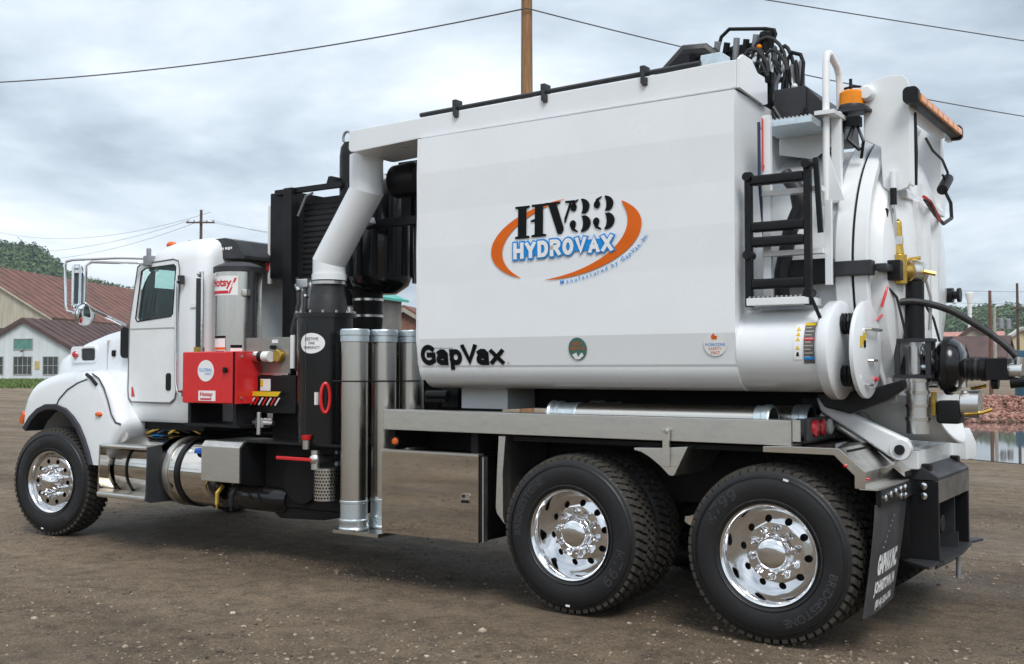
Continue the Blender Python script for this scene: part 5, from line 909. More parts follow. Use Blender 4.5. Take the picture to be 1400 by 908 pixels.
# ---- debris body, rear door
DZ = 2.22
db = part('debris_body', MB().lathe([(7.02, 0.0), (7.02, 0.85), (7.60, 0.85)], (0, 1.22, DZ), 'x', 72), WHITE, T)
part('body_flange', ring(MB(), [(7.60, 0.80), (7.60, 0.905), (7.61, 0.912), (7.695, 0.912), (7.70, 0.905), (7.70, 0.80)], (0, 1.22, DZ), 'x', 88), WHITE2, db); part('door_gasket', ring(MB(), [(7.70, 0.80), (7.70, 0.895), (7.716, 0.895), (7.716, 0.80)], (0, 1.22, DZ), 'x', 72), BLACKM, db)
dd = part('rear_door', MB().lathe([(7.716, 0.80), (7.716, 0.906), (7.72, 0.912), (7.79, 0.912), (7.795, 0.905), (7.795, 0.855), (7.755, 0.85), (7.755, 0.815), (7.80, 0.81), (7.85, 0.78), (7.91, 0.62), (7.94, 0.42), (7.952, 0.2), (7.955, 0.0)], (0, 1.22, DZ), 'x', 88), WHITE2, T, ang=28)
for y in (0.58, 1.73):
    pl = [(x_ - (0.055 if y > 1 else -0.018), z_) for x_, z_ in [(7.69, 3.02), (7.69, 3.28), (7.71, 3.345), (7.76, 3.385), (7.85, 3.395), (7.92, 3.39), (7.95, 3.36), (7.962, 3.31), (7.962, 2.74), (7.945, 2.70), (7.90, 2.685), (7.84, 2.685), (7.80, 2.72), (7.79, 2.96)]]
    hp = part('hinge_arm', MB().prism(pl, 'y', y, y + 0.04), WHITE2, dd, bevel=0.006); part('hinge_arm_flange', MB().box(7.945 - (0.055 if y > 1 else -0.018), 7.962 - (0.055 if y > 1 else -0.018), y + 0.04, y + 0.11, 2.72, 3.32), WHITE2, dd, bevel=0.004)
    part('hinge_pin', MB().lathe([(y - 0.055, 0.0), (y - 0.052, 0.036), (y - 0.03, 0.05), (y + 0.06, 0.05), (y + 0.06, 0)], (7.735, 0, 3.30), 'y', 24), WHITE2, dd)
part('hinge_tube', MB().cyl((7.90, 0.70, 3.27), (7.90, 1.75, 3.27), 0.06).cyl((7.735, 0.66, 3.30), (7.735, 1.78, 3.30), 0.045), WHITE2, dd)
part('door_brace', MB().prism([(0.85, 2.66), (1.25, 2.66), (1.36, 2.2), (1.46, 1.6), (0.95, 1.6), (0.88, 2.2)], 'x', 7.92, 7.962), WHITE2, dd, bevel=0.012); part('door_rib', MB().prism([(7.80, 2.86), (7.93, 2.7), (7.93, 2.66), (7.80, 2.66)], 'y', 0.705, 1.73), WHITE2, dd, bevel=0.006)
for y in (0.98, 1.20): part('door_stiffener', MB().prism([(7.93, 2.66), (7.995, 2.62), (7.995, 1.75), (7.94, 1.62)], 'y', y, y + 0.03), WHITE2, dd)
part('lower_cross_box', MB().box(7.86, 8.0, 0.80, 1.64, 1.52, 1.74), WHITE2, dd, bevel=0.03)
lb_ = part('light_bar', MB().prism(rrect(7.975, 8.045, 3.195, 3.275, 0.02), 'y', 0.50, 1.72), CHAR, T, bevel=0.006); part('light_bar_endcap', MB().prism(rrect(7.965, 8.055, 3.185, 3.285, 0.03), 'y', 0.485, 0.53), BLACKM, lb_); part('light_bar_endcap', MB().prism(rrect(7.965, 8.055, 3.185, 3.285, 0.03), 'y', 1.69, 1.735), BLACKM, lb_)
for k in range(8): part('amber_module', MB().box(8.035, 8.058, 0.56 + k * 0.143, 0.685 + k * 0.143, 3.208, 3.25), LAMB, lb_, bevel=0.005)
part('light_bar_bracket', MB().box(7.95, 7.985, 0.66, 0.72, 3.18, 3.26).box(7.95, 7.985, 1.66, 1.74, 3.18, 3.26), WHITE2, lb_)
bn = part('beacon', MB().lathe([(3.205, 0.076), (3.225, 0.078), (3.235, 0.074)], (7.645, 0.55, 0), 'z', 32), CHAR, T); part('beacon_lens', MB().lathe([(3.235, 0.072), (3.31, 0.072), (3.322, 0.062), (3.325, 0.0)], (7.645, 0.55, 0), 'z', 32), LAMB, bn)
part('beacon_bracket', MB().box(7.54, 7.76, 0.47, 0.63, 3.185, 3.203).prism([(7.54, 3.185), (7.62, 3.185), (7.60, 3.06)], 'y', 0.53, 0.56), CHAR, bn); part('beacon_wiring', MB().box(7.60, 7.70, 0.52, 0.58, 3.10, 3.16).tube([(7.66, 0.55, 3.12), (7.63, 0.53, 3.02), (7.70, 0.52, 2.95)], 0.014, 6).tube([(7.68, 0.55, 3.1), (7.72, 0.53, 3.0), (7.70, 0.55, 2.9)], 0.010, 6), BLACKM, bn)
part('beacon_guard', MB().tube([(7.60, 0.55, 3.345), (7.645, 0.55, 3.352), (7.70, 0.55, 3.345)], 0.008, 6).cyl((7.62, 0.62, 3.3), (7.62, 0.62, 3.42), 0.01), BLACKM, bn)
part('post_plate', MB().box(7.555, 7.615, 0.42, 0.46, 2.62, 3.18), WHITE2, T, bevel=0.006); part('post_gusset', MB().prism([(7.545, 2.98), (7.545, 2.62), (7.66, 2.62)], 'y', 0.33, 0.345), WHITE, T)
part('grab_rail', MB().tube([(7.548, 0.34, 2.60), (7.555, 0.34, 3.47), (7.557, 0.36, 3.525), (7.56, 0.40, 3.535), (7.56, 0.53, 3.49), (7.56, 0.575, 3.45), (7.56, 0.59, 3.39), (7.56, 0.59, 2.9)], 0.021, 14), VWHITE, T)
part('rail_base', MB().box(7.50, 7.62, 0.28, 0.64, 3.14, 3.165), WHITE2, T)
# wiring on the door
part('cable_loop', MB().tube([(8.0, 0.9, 3.05), (8.005, 1.05, 3.0), (8.01, 1.3, 2.98), (8.01, 1.45, 2.92), (8.01, 1.42, 2.86), (8.01, 1.30, 2.88)], 0.009, 6), HOSE, dd); part('cable_loop', MB().tube([(8.01, 1.30, 2.80), (8.02, 1.48, 2.72), (8.02, 1.50, 2.62), (8.01, 1.30, 2.56), (8.0, 1.1, 2.60), (8.0, 0.85, 2.66)], 0.012, 6), HOSE, dd); part('red_cable', MB().tube([(8.005, 0.80, 2.67), (8.01, 0.95, 2.66), (8.012, 1.20, 2.57)], 0.011, 6), RED, dd)
part('junction_plug', MB().cyl((8.01, 1.28, 2.78), (8.01, 1.46, 2.88), 0.035, n=12), BLACKM, dd); part('vertical_conduit', MB().tube([(7.95, 0.80, 3.2), (7.955, 0.80, 2.95), (7.945, 0.82, 2.75)], 0.02, 8), BLACKM, dd)
# ---- ladder and steps
ld = part('ladder', MB().box(7.155, 7.195, 0.02, 0.065, 1.98, 2.79).box(7.515, 7.555, 0.02, 0.065, 1.98, 2.80), BLACKM, T, bevel=0.004)
for z in (2.735, 2.455, 2.365, 2.115): part('rung', MB().box(7.195, 7.515, 0.012, 0.07, z - 0.030, z + 0.030), BLACKM, ld, bevel=0.014, seg=3)
part('ladder_strut', MB().obox((7.575, 0.07, 2.84), (7.60, 0.07, 2.40), 0.02, 0.03), BLACKM, ld); [part('ladder_pivot', MB().cyl((x, 0.0, z), (x, 0.09, z), 0.026), BLACKM, ld) for x, z in ((7.535, 2.80), (7.175, 2.76), (7.175, 2.29), (7.54, 2.05))]
sf = part('step_frame', MB().box(7.235, 7.285, 0.11, 0.15, 2.02, 3.14).box(7.60, 7.64, 0.14, 0.17, 2.1, 2.6), WHITE, T, bevel=0.004)
for z in (2.665, 2.30): part('fixed_step', MB().box(7.235, 7.60, 0.10, 0.17, z - 0.015, z + 0.015), WHITE2, sf)
part('bottom_step', MB().box(7.17, 7.545, 0.0, 0.24, 1.985, 2.03), WHITE2, sf, bevel=0.005); tt = MB()
for k in range(13): tt.box(7.185 + k * 0.028, 7.197 + k * 0.028, 0.004, 0.236, 2.031, 2.040)
part('step_serration', tt, GALV, sf); part('step_hanger', MB().obox((7.555, 0.03, 2.02), (7.62, 0.04, 1.86), 0.012, 0.02), BLACKM, sf)
pf = part('platform', MB().box(7.20, 7.53, 0.14, 0.55, 3.07, 3.11), GALVL, T, bevel=0.004); tt = MB()
for k in range(13): tt.box(7.21 + k * 0.025, 7.22 + k * 0.025, 0.145, 0.545, 3.111, 3.12)
part('platform_serration', tt, GALV, pf); part('platform_skirt', MB().prism([(7.20, 3.07), (7.53, 3.07), (7.53, 2.99), (7.42, 2.92), (7.20, 2.97)], 'y', 0.50, 0.51), WHITE2, pf)
part('hose_run', MB().tube([(7.22, 0.10, 3.10), (7.22, 0.10, 2.75), (7.24, 0.14, 2.3)], 0.010, 8), mat('hose_navy', (0.02, 0.035, 0.09), 0.5), T); part('hose_run', MB().tube([(7.243, 0.10, 3.12), (7.243, 0.10, 2.8), (7.25, 0.13, 2.9)], 0.005, 8), RED, T)
part('corrugated_hose', MB().tube([(7.32, 0.26, 2.80), (7.40, 0.24, 2.70), (7.42, 0.24, 2.58), (7.36, 0.24, 2.45), (7.30, 0.25, 2.2), (7.30, 0.25, 2.0)], 0.045, 12), CHAR, T); part('bracket_box', MB().box(7.28, 7.60, 0.25, 0.34, 2.12, 2.27), BLACKM, T, bevel=0.006)
# boom head on the roof
bh = part('boom_head', MB().cyl((6.86, 1.0, 3.30), (6.86, 1.0, 3.62), 0.14).box(6.62, 7.0, 0.88, 1.12, 3.60, 3.76).cyl((6.9, 0.84, 3.70), (6.9, 0.94, 3.70), 0.09).box(6.55, 6.75, 0.86, 1.0, 3.64, 3.82).box(6.40, 6.62, 0.86, 1.06, 3.60, 3.74).box(6.70, 6.98, 0.90, 1.10, 3.74, 3.86).cyl((6.96, 0.90, 3.55), (6.99, 0.86, 3.90), 0.05), BLACKM, T, bevel=0.015)
part('boom_tube', MB().cyl((4.9, 1.22, 3.62), (6.8, 1.05, 3.66), 0.12), BLACKM, bh); part('valve_block', MB().lathe([(0.86, 0.06), (0.83, 0.075), (0.80, 0.0)], (6.93, 0, 3.70), 'y', 20).box(6.86, 7.02, 0.84, 0.90, 3.62, 3.78), ALU, bh, bevel=0.006); part('warning_lamp', MB().ball((6.95, 0.82, 3.79), 0.02), LAMB, bh)
part('guard_bar', MB().tube([(6.60, 0.86, 3.72), (6.66, 0.86, 3.92), (6.72, 0.86, 3.965), (6.98, 0.86, 3.92), (7.04, 0.86, 3.90), (7.05, 0.86, 3.87), (6.99, 0.86, 3.72)], 0.013, 8), BLACKM, bh)
rnd = random.Random(9)
for k in range(34):
    x0 = 6.36 + 0.020 * k; z1 = (3.60 if k < 9 else 3.68) + 0.17 * rnd.random(); y = 0.78 + 0.25 * rnd.random(); w = rnd.uniform(0.08, 0.26) * rnd.choice((1, 1, -0.7))
    pts = [(x0, y, 3.62), (x0 + w * 0.1, y, z1 - 0.06), (x0 + w * 0.35, y - 0.02, z1), (x0 + w * 0.7, y - 0.02, z1 - 0.01), (x0 + w, y, z1 - 0.12), (x0 + w * 1.02, y, 3.60)]
    sm_ = []
    for i in range(len(pts) - 1):
        for t_ in (0, 0.5): sm_.append(Vector(pts[i]).lerp(Vector(pts[i + 1]), t_))
    sm_.append(Vector(pts[-1])); sm2 = [sm_[0]] + [(sm_[i - 1] + sm_[i] * 2 + sm_[i + 1]) / 4 for i in range(1, len(sm_) - 1)] + [sm_[-1]]
    part('hydraulic_hose', MB().tube(sm2, 0.008 + 0.007 * rnd.random(), 8), HOSE, bh)
part('hose_saddle', MB().prism([(6.36, 3.50), (6.40, 3.66), (6.52, 3.74), (6.58, 3.74), (6.58, 3.50)], 'y', 0.50, 0.74), BLACKM, bh, bevel=0.01); [part('solenoid', MB().cyl((6.56 + 0.07 * q_, 0.84, 3.74 + 0.03 * (q_ % 3)), (6.58 + 0.07 * q_, 0.82, 3.86 + 0.02 * (q_ % 2)), 0.022, n=10), STEEL if q_ % 2 else BLACKM, bh) for q_ in range(6)]; part('hose_bundle', MB().tube([(6.20, 0.62, 3.55), (6.36, 0.62, 3.66), (6.5, 0.62, 3.78), (6.62, 0.66, 3.78), (6.70, 0.72, 3.7)], 0.05, 10), HOSE, bh)
part('lid_yellow_edge', MB().box(6.60, 6.84, 0.50, 0.52, 3.60, 3.615), YELLOW, bh); part('lid_box', MB().box(6.60, 6.86, 0.50, 0.80, 3.49, 3.598), GALVL, bh)
rh = part('hose_reel_frame', MB().tube([(7.10, 0.92, 3.45), (7.11, 0.92, 3.70), (7.14, 0.92, 3.745), (7.20, 0.92, 3.72), (7.22, 0.92, 3.66), (7.20, 0.92, 3.42)], 0.013, 8).box(7.05, 7.22, 0.90, 1.2, 3.42, 3.46), BLACKM, T)
for k in range(5): part('reel_hose', MB().tube([(7.02 + k * 0.04, 0.92 + 0.03 * k, 3.44), (7.04 + k * 0.035, 0.9 + 0.03 * k, 3.55 + 0.02 * k), (7.08 + k * 0.03, 0.92, 3.66), (7.12 + 0.02 * k, 0.95, 3.45)], 0.014, 8), HOSE if k % 2 else STEEL, rh)
part('reel_lamp', MB().ball((7.17, 0.88, 3.50), 0.022), LCLR, rh)
part('hose_guide_box', MB().prism([(0.60, 3.12), (0.60, 3.42), (1.30, 3.42), (1.30, 3.05)], 'x', 7.128, 7.34), CHAR, T, bevel=0.006); part('guide_box_end', MB().prism([(7.341, 3.12), (7.341, 3.415), (7.47, 3.27), (7.48, 3.12)], 'y', 0.62, 1.28), CHAR, T); part('guide_hose', MB().tube([(7.14, 0.57, 3.26), (7.18, 0.57, 3.17), (7.28, 0.57, 3.18), (7.34, 0.57, 3.27)], 0.014, 6).tube([(7.14, 0.56, 3.30), (7.2, 0.56, 3.20), (7.3, 0.56, 3.16)], 0.012, 6), HOSE, T)

# ---- lower cleanout barrel at the tail
lc = part('cleanout_barrel', MB().lathe([(7.08, 0.0), (7.08, 0.235), (7.10, 0.25), (7.60, 0.25)], (0, 0.262, 1.722), 'x', 48), WHITE, T); part('barrel_flange', MB().lathe([(7.595, 0.0), (7.595, 0.285), (7.605, 0.292), (7.655, 0.292), (7.668, 0.275), (7.668, 0.0)], (0, 0.262, 1.722), 'x', 48), WHITE, lc, ang=40)
for z in (1.875, 1.57):
    sp_ = [(7.668 + 0.112 * i / 60, 0.24 + 0.056 * math.cos(i * 0.62), z + 0.056 * math.sin(i * 0.62)) for i in range(61)]
    part('spring', MB().tube(sp_, 0.009, 6), BLACKM, lc); part('spring_rod', MB().cyl((7.66, 0.24, z), (7.79, 0.24, z), 0.03), BLACKM, lc)
bp_ = part('blind_plate', MB().lathe([(7.78, 0.0), (7.78, 0.278), (7.785, 0.283), (7.803, 0.283), (7.808, 0.275), (7.808, 0.0)], (0, 0.262, 1.722), 'x', 48), WHITE, lc, ang=40)
part('plate_handle', MB().tube([(7.81, 0.22, 1.84), (7.835, 0.22, 1.84), (7.84, 0.42, 1.84), (7.81, 0.44, 1.84)], 0.010, 8).tube([(7.81, 0.26, 1.66), (7.83, 0.27, 1.66), (7.83, 0.36, 1.66), (7.81, 0.36, 1.66)], 0.008, 8).tube([(7.81, 0.20, 1.52), (7.83, 0.2, 1.52), (7.83, 0.27, 1.52)], 0.008, 8), ALU, bp_)
part('plate_warning', MB().box(7.809, 7.8105, 0.10, 0.15, 1.735, 1.80).box(7.809, 7.8105, 0.16, 0.22, 1.76, 1.82), YELLOW, bp_); part('plate_warning_print', MB().box(7.8107, 7.812, 0.17, 0.21, 1.735, 1.775), INK, bp_); part('plate_red_pin', MB().cyl((7.80, 0.40, 1.55), (7.825, 0.40, 1.55), 0.014), RED, bp_)
BA = R(-95)
def onb(d): return lambda u, v: (u, 0.262 - math.sqrt(max(1e-6, (0.25 + d) ** 2 - (v - 1.722) ** 2)), v)
def vband(mb, fn, u0, u1, v0, v1, n=8):
    for i in range(n): a, b = v0 + (v1 - v0) * i / n, v0 + (v1 - v0) * (i + 1) / n; mb.add([fn(u0, a), fn(u1, a), fn(u1, b), fn(u0, b)], [(0, 1, 2, 3)])
F1, F2 = onb(0.0025), onb(0.0045)
b_ = MB(); vband(b_, F1, 7.452, 7.502, 1.665, 1.872); w1 = part('hazard_sticker', b_, VWHITE, lc); b_ = MB()
for v in (1.845, 1.815, 1.785, 1.735): b_.add([F2(7.463, v - 0.012), F2(7.491, v - 0.012), F2(7.477, v + 0.012)], [(0, 1, 2)])
part('hazard_triangle', b_, YELLOW, w1); b_ = MB(); b_.add([F2(7.468, 1.685), F2(7.486, 1.685), F2(7.482, 1.71), F2(7.472, 1.705)], [(0, 1, 2, 3)]); part('hazard_figure', b_, INK, w1)
b_ = MB(); vband(b_, F1, 7.512, 7.575, 1.642, 1.880, 10); w2 = part('instruction_sticker', b_, mat('sticker_grey', (0.07, 0.06, 0.06), 0.5, col2=(0.16, 0.14, 0.13), vs=60), lc)
for v0, v1, ma in ((1.862, 1.880, YELLOW), (1.775, 1.792, VRED), (1.665, 1.682, BLUE)): b_ = MB(); vband(b_, F2, 7.512, 7.575, v0, v1, 2); part('sticker_stripe', b_, ma, w2)
b_ = MB()
for k in range(9): v = 1.85 - k * 0.021; vband(b_, F2, 7.518, 7.555 + 0.012 * (k % 2), v - 0.004, v + 0.002, 1)
part('sticker_print', b_, mat('sticker_text', (0.42, 0.40, 0.38), 0.5), w2)
# ---- tail pipework
va = part('brass_valve', MB().cyl((7.90, 0.60, 2.12), (7.90, 0.60, 2.30), 0.05).box(7.86, 7.94, 0.56, 0.64, 2.14, 2.26).lathe([(2.30, 0.035), (2.36, 0.028), (2.50, 0.022), (2.52, 0)], (7.90, 0.60, 0), 'z', 14).cyl((7.90, 0.60, 2.20), (7.95, 0.70, 2.20), 0.045), BRASS, T, bevel=0.006)
part('valve_lever', MB().tube([(7.89, 0.58, 2.40), (7.885, 0.56, 2.64)], 0.012, 8).box(7.865, 7.925, 0.57, 0.63, 2.36, 2.41).box(7.87, 7.88, 0.6, 0.65, 2.33, 2.47), ALU, va); part('lever_grip', MB().cyl((7.886, 0.56, 2.60), (7.885, 0.56, 2.70), 0.020), BLACKM, va); part('lever_tee', MB().cyl((7.885, 0.56, 2.70), (7.885, 0.56, 2.80), 0.018), WHITE2, va)
part('camlock', MB().cyl((7.93, 0.66, 2.20), (7.96, 0.76, 2.20), 0.065).cyl((7.955, 0.75, 2.20), (7.965, 0.79, 2.20), 0.075), ALU, va); part('camlock_ear', MB().tube([(8.02, 0.72, 2.20), (8.08, 0.74, 2.185)], 0.014, 6).tube([(7.92, 0.72, 2.28), (8.0, 0.72, 2.285)], 0.012, 6), BRASS, va)
part('valve_arm', MB().box(7.60, 7.83, 0.28, 0.36, 2.16, 2.25).box(7.83, 7.90, 0.33, 0.56, 2.185, 2.23), CHAR, T, bevel=0.01)
vt = part('suction_riser', MB().cyl((7.96, 0.72, 1.78), (7.96, 0.72, 2.14), 0.058), BLACKM, T); cg = MB()
for dx_ in (-0.09, 0.09):
    for dy_ in (-0.06, 0.06): cg.box(7.96 + dx_ - 0.014, 7.96 + dx_ + 0.014, 0.72 + dy_ - 0.014, 0.72 + dy_ + 0.014, 1.57, 1.78)
cg.box(7.85, 8.07, 0.64, 0.80, 1.555, 1.575).box(7.85, 8.07, 0.64, 0.80, 1.775, 1.795); part('riser_cage', cg, CHAR, vt); part('riser_coupling', MB().cyl((7.96, 0.72, 1.58), (7.96, 0.72, 1.75), 0.04), ALU, vt)
part('lower_pipe', MB().cyl((7.97, 0.72, 1.22), (7.97, 0.72, 1.555), 0.066), ALU, T); 
for z in (1.30, 1.38, 1.46, 1.53): part('pipe_band', ring(MB(), [(z, 0.064), (z + 0.02, 0.064), (z + 0.02, 0.073), (z, 0.073)], (7.97, 0.72, 0), 'z', 24), GALV, T)
kv = part('knife_valve', MB().lathe([(8.06, 0.09), (8.07, 0.14), (8.10, 0.165), (8.15, 0.165), (8.19, 0.14), (8.22, 0.09), (8.22, 0.0)], (0, 0.86, 1.63), 'x', 36), BLACKG, T, ang=45)
part('valve_ring', ring(MB(), [(8.11, 0.163), (8.14, 0.163), (8.14, 0.178), (8.11, 0.178)], (0, 0.86, 1.63), 'x', 36), BLACKM, kv)
part('valve_body', MB().cyl((7.98, 0.84, 1.62), (8.08, 0.86, 1.62), 0.09), BLACKM, kv)
for a in range(6): part('flange_bolt', MB().cyl((8.0, 0.80 + 0.08 * math.cos(R(60 * a)), 1.62 + 0.10 * math.sin(R(60 * a))), (8.05, 0.80 + 0.08 * math.cos(R(60 * a)), 1.62 + 0.10 * math.sin(R(60 * a))), 0.018, n=8), GALVL, kv)
dp = part('discharge_pipe', MB().cyl((8.20, 0.88, 1.61), (8.33, 0.88, 1.61), 0.062).cyl((8.30, 0.88, 1.61), (8.34, 0.88, 1.61), 0.072).box(8.34, 8.46, 0.80, 0.96, 1.545, 1.675).cyl((8.36, 0.88, 1.53), (8.40, 0.88, 1.53), 0.04), BLACKM, T, bevel=0.006); part('pipe_coupling', MB().cyl((8.46, 0.88, 1.60), (8.53, 0.88, 1.60), 0.045).cyl((8.50, 0.88, 1.56), (8.52, 0.88, 1.68), 0.03), ALU, dp); part('coupling_end', MB().cyl((8.46, 0.88, 1.53), (8.60, 0.90, 1.545), 0.035), BLACKM, dp)
part('clean_out_cap', MB().cyl((8.20, 0.86, 1.40), (8.30, 0.86, 1.40), 0.085).cyl((8.20, 0.86, 1.50), (8.20, 0.86, 1.56), 0.03), ALU, T); part('cap_ear', MB().tube([(8.22, 0.80, 1.34), (8.32, 0.80, 1.35), (8.37, 0.82, 1.37)], 0.012, 6), BRASS, T); part('cap_ear', MB().tube([(8.24, 0.9, 1.49), (8.33, 0.9, 1.51)], 0.012, 6), BRASS, T); part('brass_lug', MB().box(8.03, 8.055, 0.80, 0.84, 1.33, 1.47), BRASS, T); part('cap_blank', MB().box(8.06, 8.20, 0.78, 0.94, 1.28, 1.42), BLACKM, T, bevel=0.02)
hp_ = [(7.86, 0.60, 2.01), (7.96, 0.66, 2.02), (8.06, 0.72, 2.00), (8.16, 0.78, 1.96), (8.26, 0.83, 1.895), (8.36, 0.87, 1.82), (8.44, 0.88, 1.75), (8.50, 0.88, 1.685)]
hq = []
for i_ in range(len(hp_) - 1):
    p0_, p1_, p2_, p3_ = (Vector(hp_[max(0, min(len(hp_) - 1, i_ + o_))]) for o_ in (-1, 0, 1, 2))
    for t_ in (0, .25, .5, .75): hq.append(0.5 * (2 * p1_ + (p2_ - p0_) * t_ + (2 * p0_ - 5 * p1_ + 4 * p2_ - p3_) * t_ ** 2 + (3 * p1_ - p0_ - 3 * p2_ + p3_) * t_ ** 3))
hq.append(Vector(hp_[-1])); part('tail_hose', MB().tube(hq, 0.021, 14), HOSE, T); part('red_wire', MB().tube([(7.90, 0.62, 2.12), (7.89, 0.60, 2.02), (7.84, 0.50, 1.95), (7.81, 0.45, 1.90)], 0.006, 6), RED, T)
part('tail_pintle', MB().cyl((7.78, 1.90, 2.13), (7.94, 1.90, 2.13), 0.052).cyl((7.94, 1.90, 2.13), (7.97, 1.90, 2.13), 0.028).cyl((7.97, 1.90, 2.13), (7.99, 1.90, 2.13), 0.05), BLACKM, T)
for k_, (pa, ma_) in enumerate((([(7.86, 0.50, 2.10), (7.90, 0.55, 2.04), (7.92, 0.60, 1.90), (7.93, 0.64, 1.80)], HOSE), ([(8.00, 0.80, 2.20), (8.03, 0.84, 2.05), (8.02, 0.84, 1.85)], ALU), ([(8.06, 0.92, 1.78), (8.03, 0.90, 1.92), (7.98, 0.80, 2.05)], HOSE), ([(8.02, 0.66, 1.76), (8.05, 0.70, 1.68), (8.08, 0.80, 1.60)], STEEL), ([(7.84, 0.44, 1.98), (7.86, 0.46, 2.06), (7.86, 0.50, 2.12)], RED))): part('control_line', MB().tube(pa, 0.008 + 0.002 * (k_ % 2), 6), ma_, T)
for k_ in range(4): part('coupling_clamp', MB().cyl((8.215 + 0.03 * k_, 0.88, 1.61), (8.228 + 0.03 * k_, 0.88, 1.61), 0.067 + 0.004 * (k_ % 2)), BLACKM if k_ % 2 else CHAR, dp)
for k_ in range(5): part('door_bolt', MB().lathe([(7.93, 0.02), (7.965, 0.02), (7.97, 0)], (0, 0.90 + 0.11 * k_, 1.80 + 0.03 * (k_ % 2)), 'x', 8), GALV, dd)
part('lock_lug', MB().box(7.80, 7.86, 0.52, 0.60, 2.50, 2.58), BLACKM, dd, bevel=0.01); part('clamp_block', MB().box(7.86, 7.94, 0.48, 0.55, 2.14, 2.26), BLACKM, va, bevel=0.008)
# ---- discharge chute, lift arms
ch_ = MB(); n = 18; ring0 = []
for X_, zc in ((7.50, 1.46), (8.03, 1.44)):
    for rr in (0.37, 0.355): ring0.append([(X_ + 0.10 * (0.5 - 0.5 * math.cos(2 * math.pi * i / n)) * (X_ > 8), 1.22 - rr * math.cos(math.pi * i / n), zc - (rr * 0.82) * math.sin(math.pi * i / n)) for i in range(n + 1)])
ch_.loft([[*ring0[0], *reversed(ring0[1])], [*ring0[2], *reversed(ring0[3])]]); part('discharge_chute', ch_, WHITE2, T)
la = part('lift_arm', MB().prism([(7.42, 1.44), (7.45, 1.35), (7.90, 1.06), (7.96, 1.08), (7.985, 1.14), (7.96, 1.20), (7.93, 1.21)], 'y', 0.48, 0.57), WHITE2, T, bevel=0.02, seg=3); part('arm_pin', MB().cyl((7.925, 0.46, 1.135), (7.925, 0.60, 1.135), 0.030), BLACKM, la); part('arm_eye', ring(MB(), [(0.472, 0.03), (0.472, 0.06), (0.48, 0.06), (0.48, 0.03)], (7.925, 0, 1.135), 'y', 24), WHITE2, la)
part('lift_arm', MB().prism([(7.42, 1.44), (7.45, 1.35), (7.90, 1.06), (7.96, 1.08), (7.985, 1.14), (7.96, 1.20), (7.93, 1.21)], 'y', 1.87, 1.96), WHITE2, T, bevel=0.02); part('lift_cylinder', MB().cyl((7.40, 0.66, 1.32), (7.86, 0.66, 1.04), 0.04), STAIN, T); part('lift_hose', MB().tube([(7.30, 0.62, 1.40), (7.5, 0.64, 1.38), (7.66, 0.64, 1.30), (7.78, 0.64, 1.16), (7.82, 0.64, 1.05)], 0.045, 10), HOSE, T)
part('latch_arm', MB().prism([(7.45, 1.46), (7.50, 1.38), (7.66, 1.34), (7.86, 1.42), (7.98, 1.50), (7.97, 1.55), (7.80, 1.50), (7.62, 1.47)], 'y', 0.40, 0.47), BLACKM, T, bevel=0.012); part('latch_wedge', MB().prism([(7.82, 1.42), (7.90, 1.42), (7.87, 1.56), (7.845, 1.56)], 'y', 0.52, 0.60), ALU, T)
part('tail_crossbox', MB().box(7.70, 7.97, 0.72, 1.72, 1.0, 1.115), WHITE2, T, bevel=0.01); part('reflector_box', MB().prism([(7.86, 1.20), (8.02, 1.20), (8.06, 1.10), (8.06, 1.0), (7.86, 1.0)], 'y', 1.66, 1.98), WHITE2, T, bevel=0.006)
# ---- rear bumper, mud flap
rbm = part('rear_bumper', MB().prism([(7.72, 1.03), (7.93, 1.045), (8.07, 0.955), (8.07, 0.935), (7.72, 0.935)], 'y', 0.775, 1.665), CHAR, T, bevel=0.005); part('bumper_face', MB().box(8.045, 8.072, 0.78, 1.66, 0.80, 0.935), mat('worn_steel', (0.16, 0.145, 0.13), 0.45, 0.4, var=0.3, vs=8), rbm)
for y in (0.775, 1.63): part('bumper_side', MB().box(7.76, 8.07, y, y + 0.035, 0.455, 0.93), BLACKM, rbm, bevel=0.004)
part('bumper_recess', MB().box(7.74, 7.80, 0.81, 1.63, 0.46, 0.93), BLACKF, rbm); part('pintle_mount', MB().box(7.80, 7.90, 1.12, 1.32, 0.5, 0.8).cyl((7.9, 1.22, 0.62), (8.0, 1.22, 0.62), 0.06), BLACKM, rbm, bevel=0.01)
for y in (0.98, 1.45): part('recess_rib', MB().box(7.80, 8.02, y, y + 0.02, 0.47, 0.80), CHAR, rbm)
part('bumper_foot', MB().prism([(7.80, 0.775), (8.07, 0.775), (8.07, 0.52), (7.98, 0.60)], 'z', 0.44, 0.455), CHAR, rbm); part('bumper_foot', MB().prism([(7.80, 0.81), (8.09, 0.81), (8.12, 1.2), (8.09, 1.63), (7.80, 1.63)], 'z', 0.44, 0.455), CHAR, rbm); part('bumper_foot', MB().prism([(7.9, 1.665), (8.07, 1.665), (8.12, 1.85), (8.07, 1.9)], 'z', 0.44, 0.455), CHAR, rbm); part('bumper_gusset', MB().prism([(8.06, 0.455), (7.86, 0.455), (8.06, 0.56)], 'y', 1.36, 1.372), CHAR, rbm)
part('tow_pin', MB().cyl((8.06, 1.35, 0.26), (8.06, 1.35, 0.44), 0.014), STEEL, rbm)
fb = part('flap_bracket', MB().box(7.905, 7.935, 0.03, 0.78, 0.845, 0.938), BLACKM, T, bevel=0.003); part('bracket_plate', MB().box(7.80, 7.905, 0.71, 0.77, 0.46, 0.93), BLACKF, T)
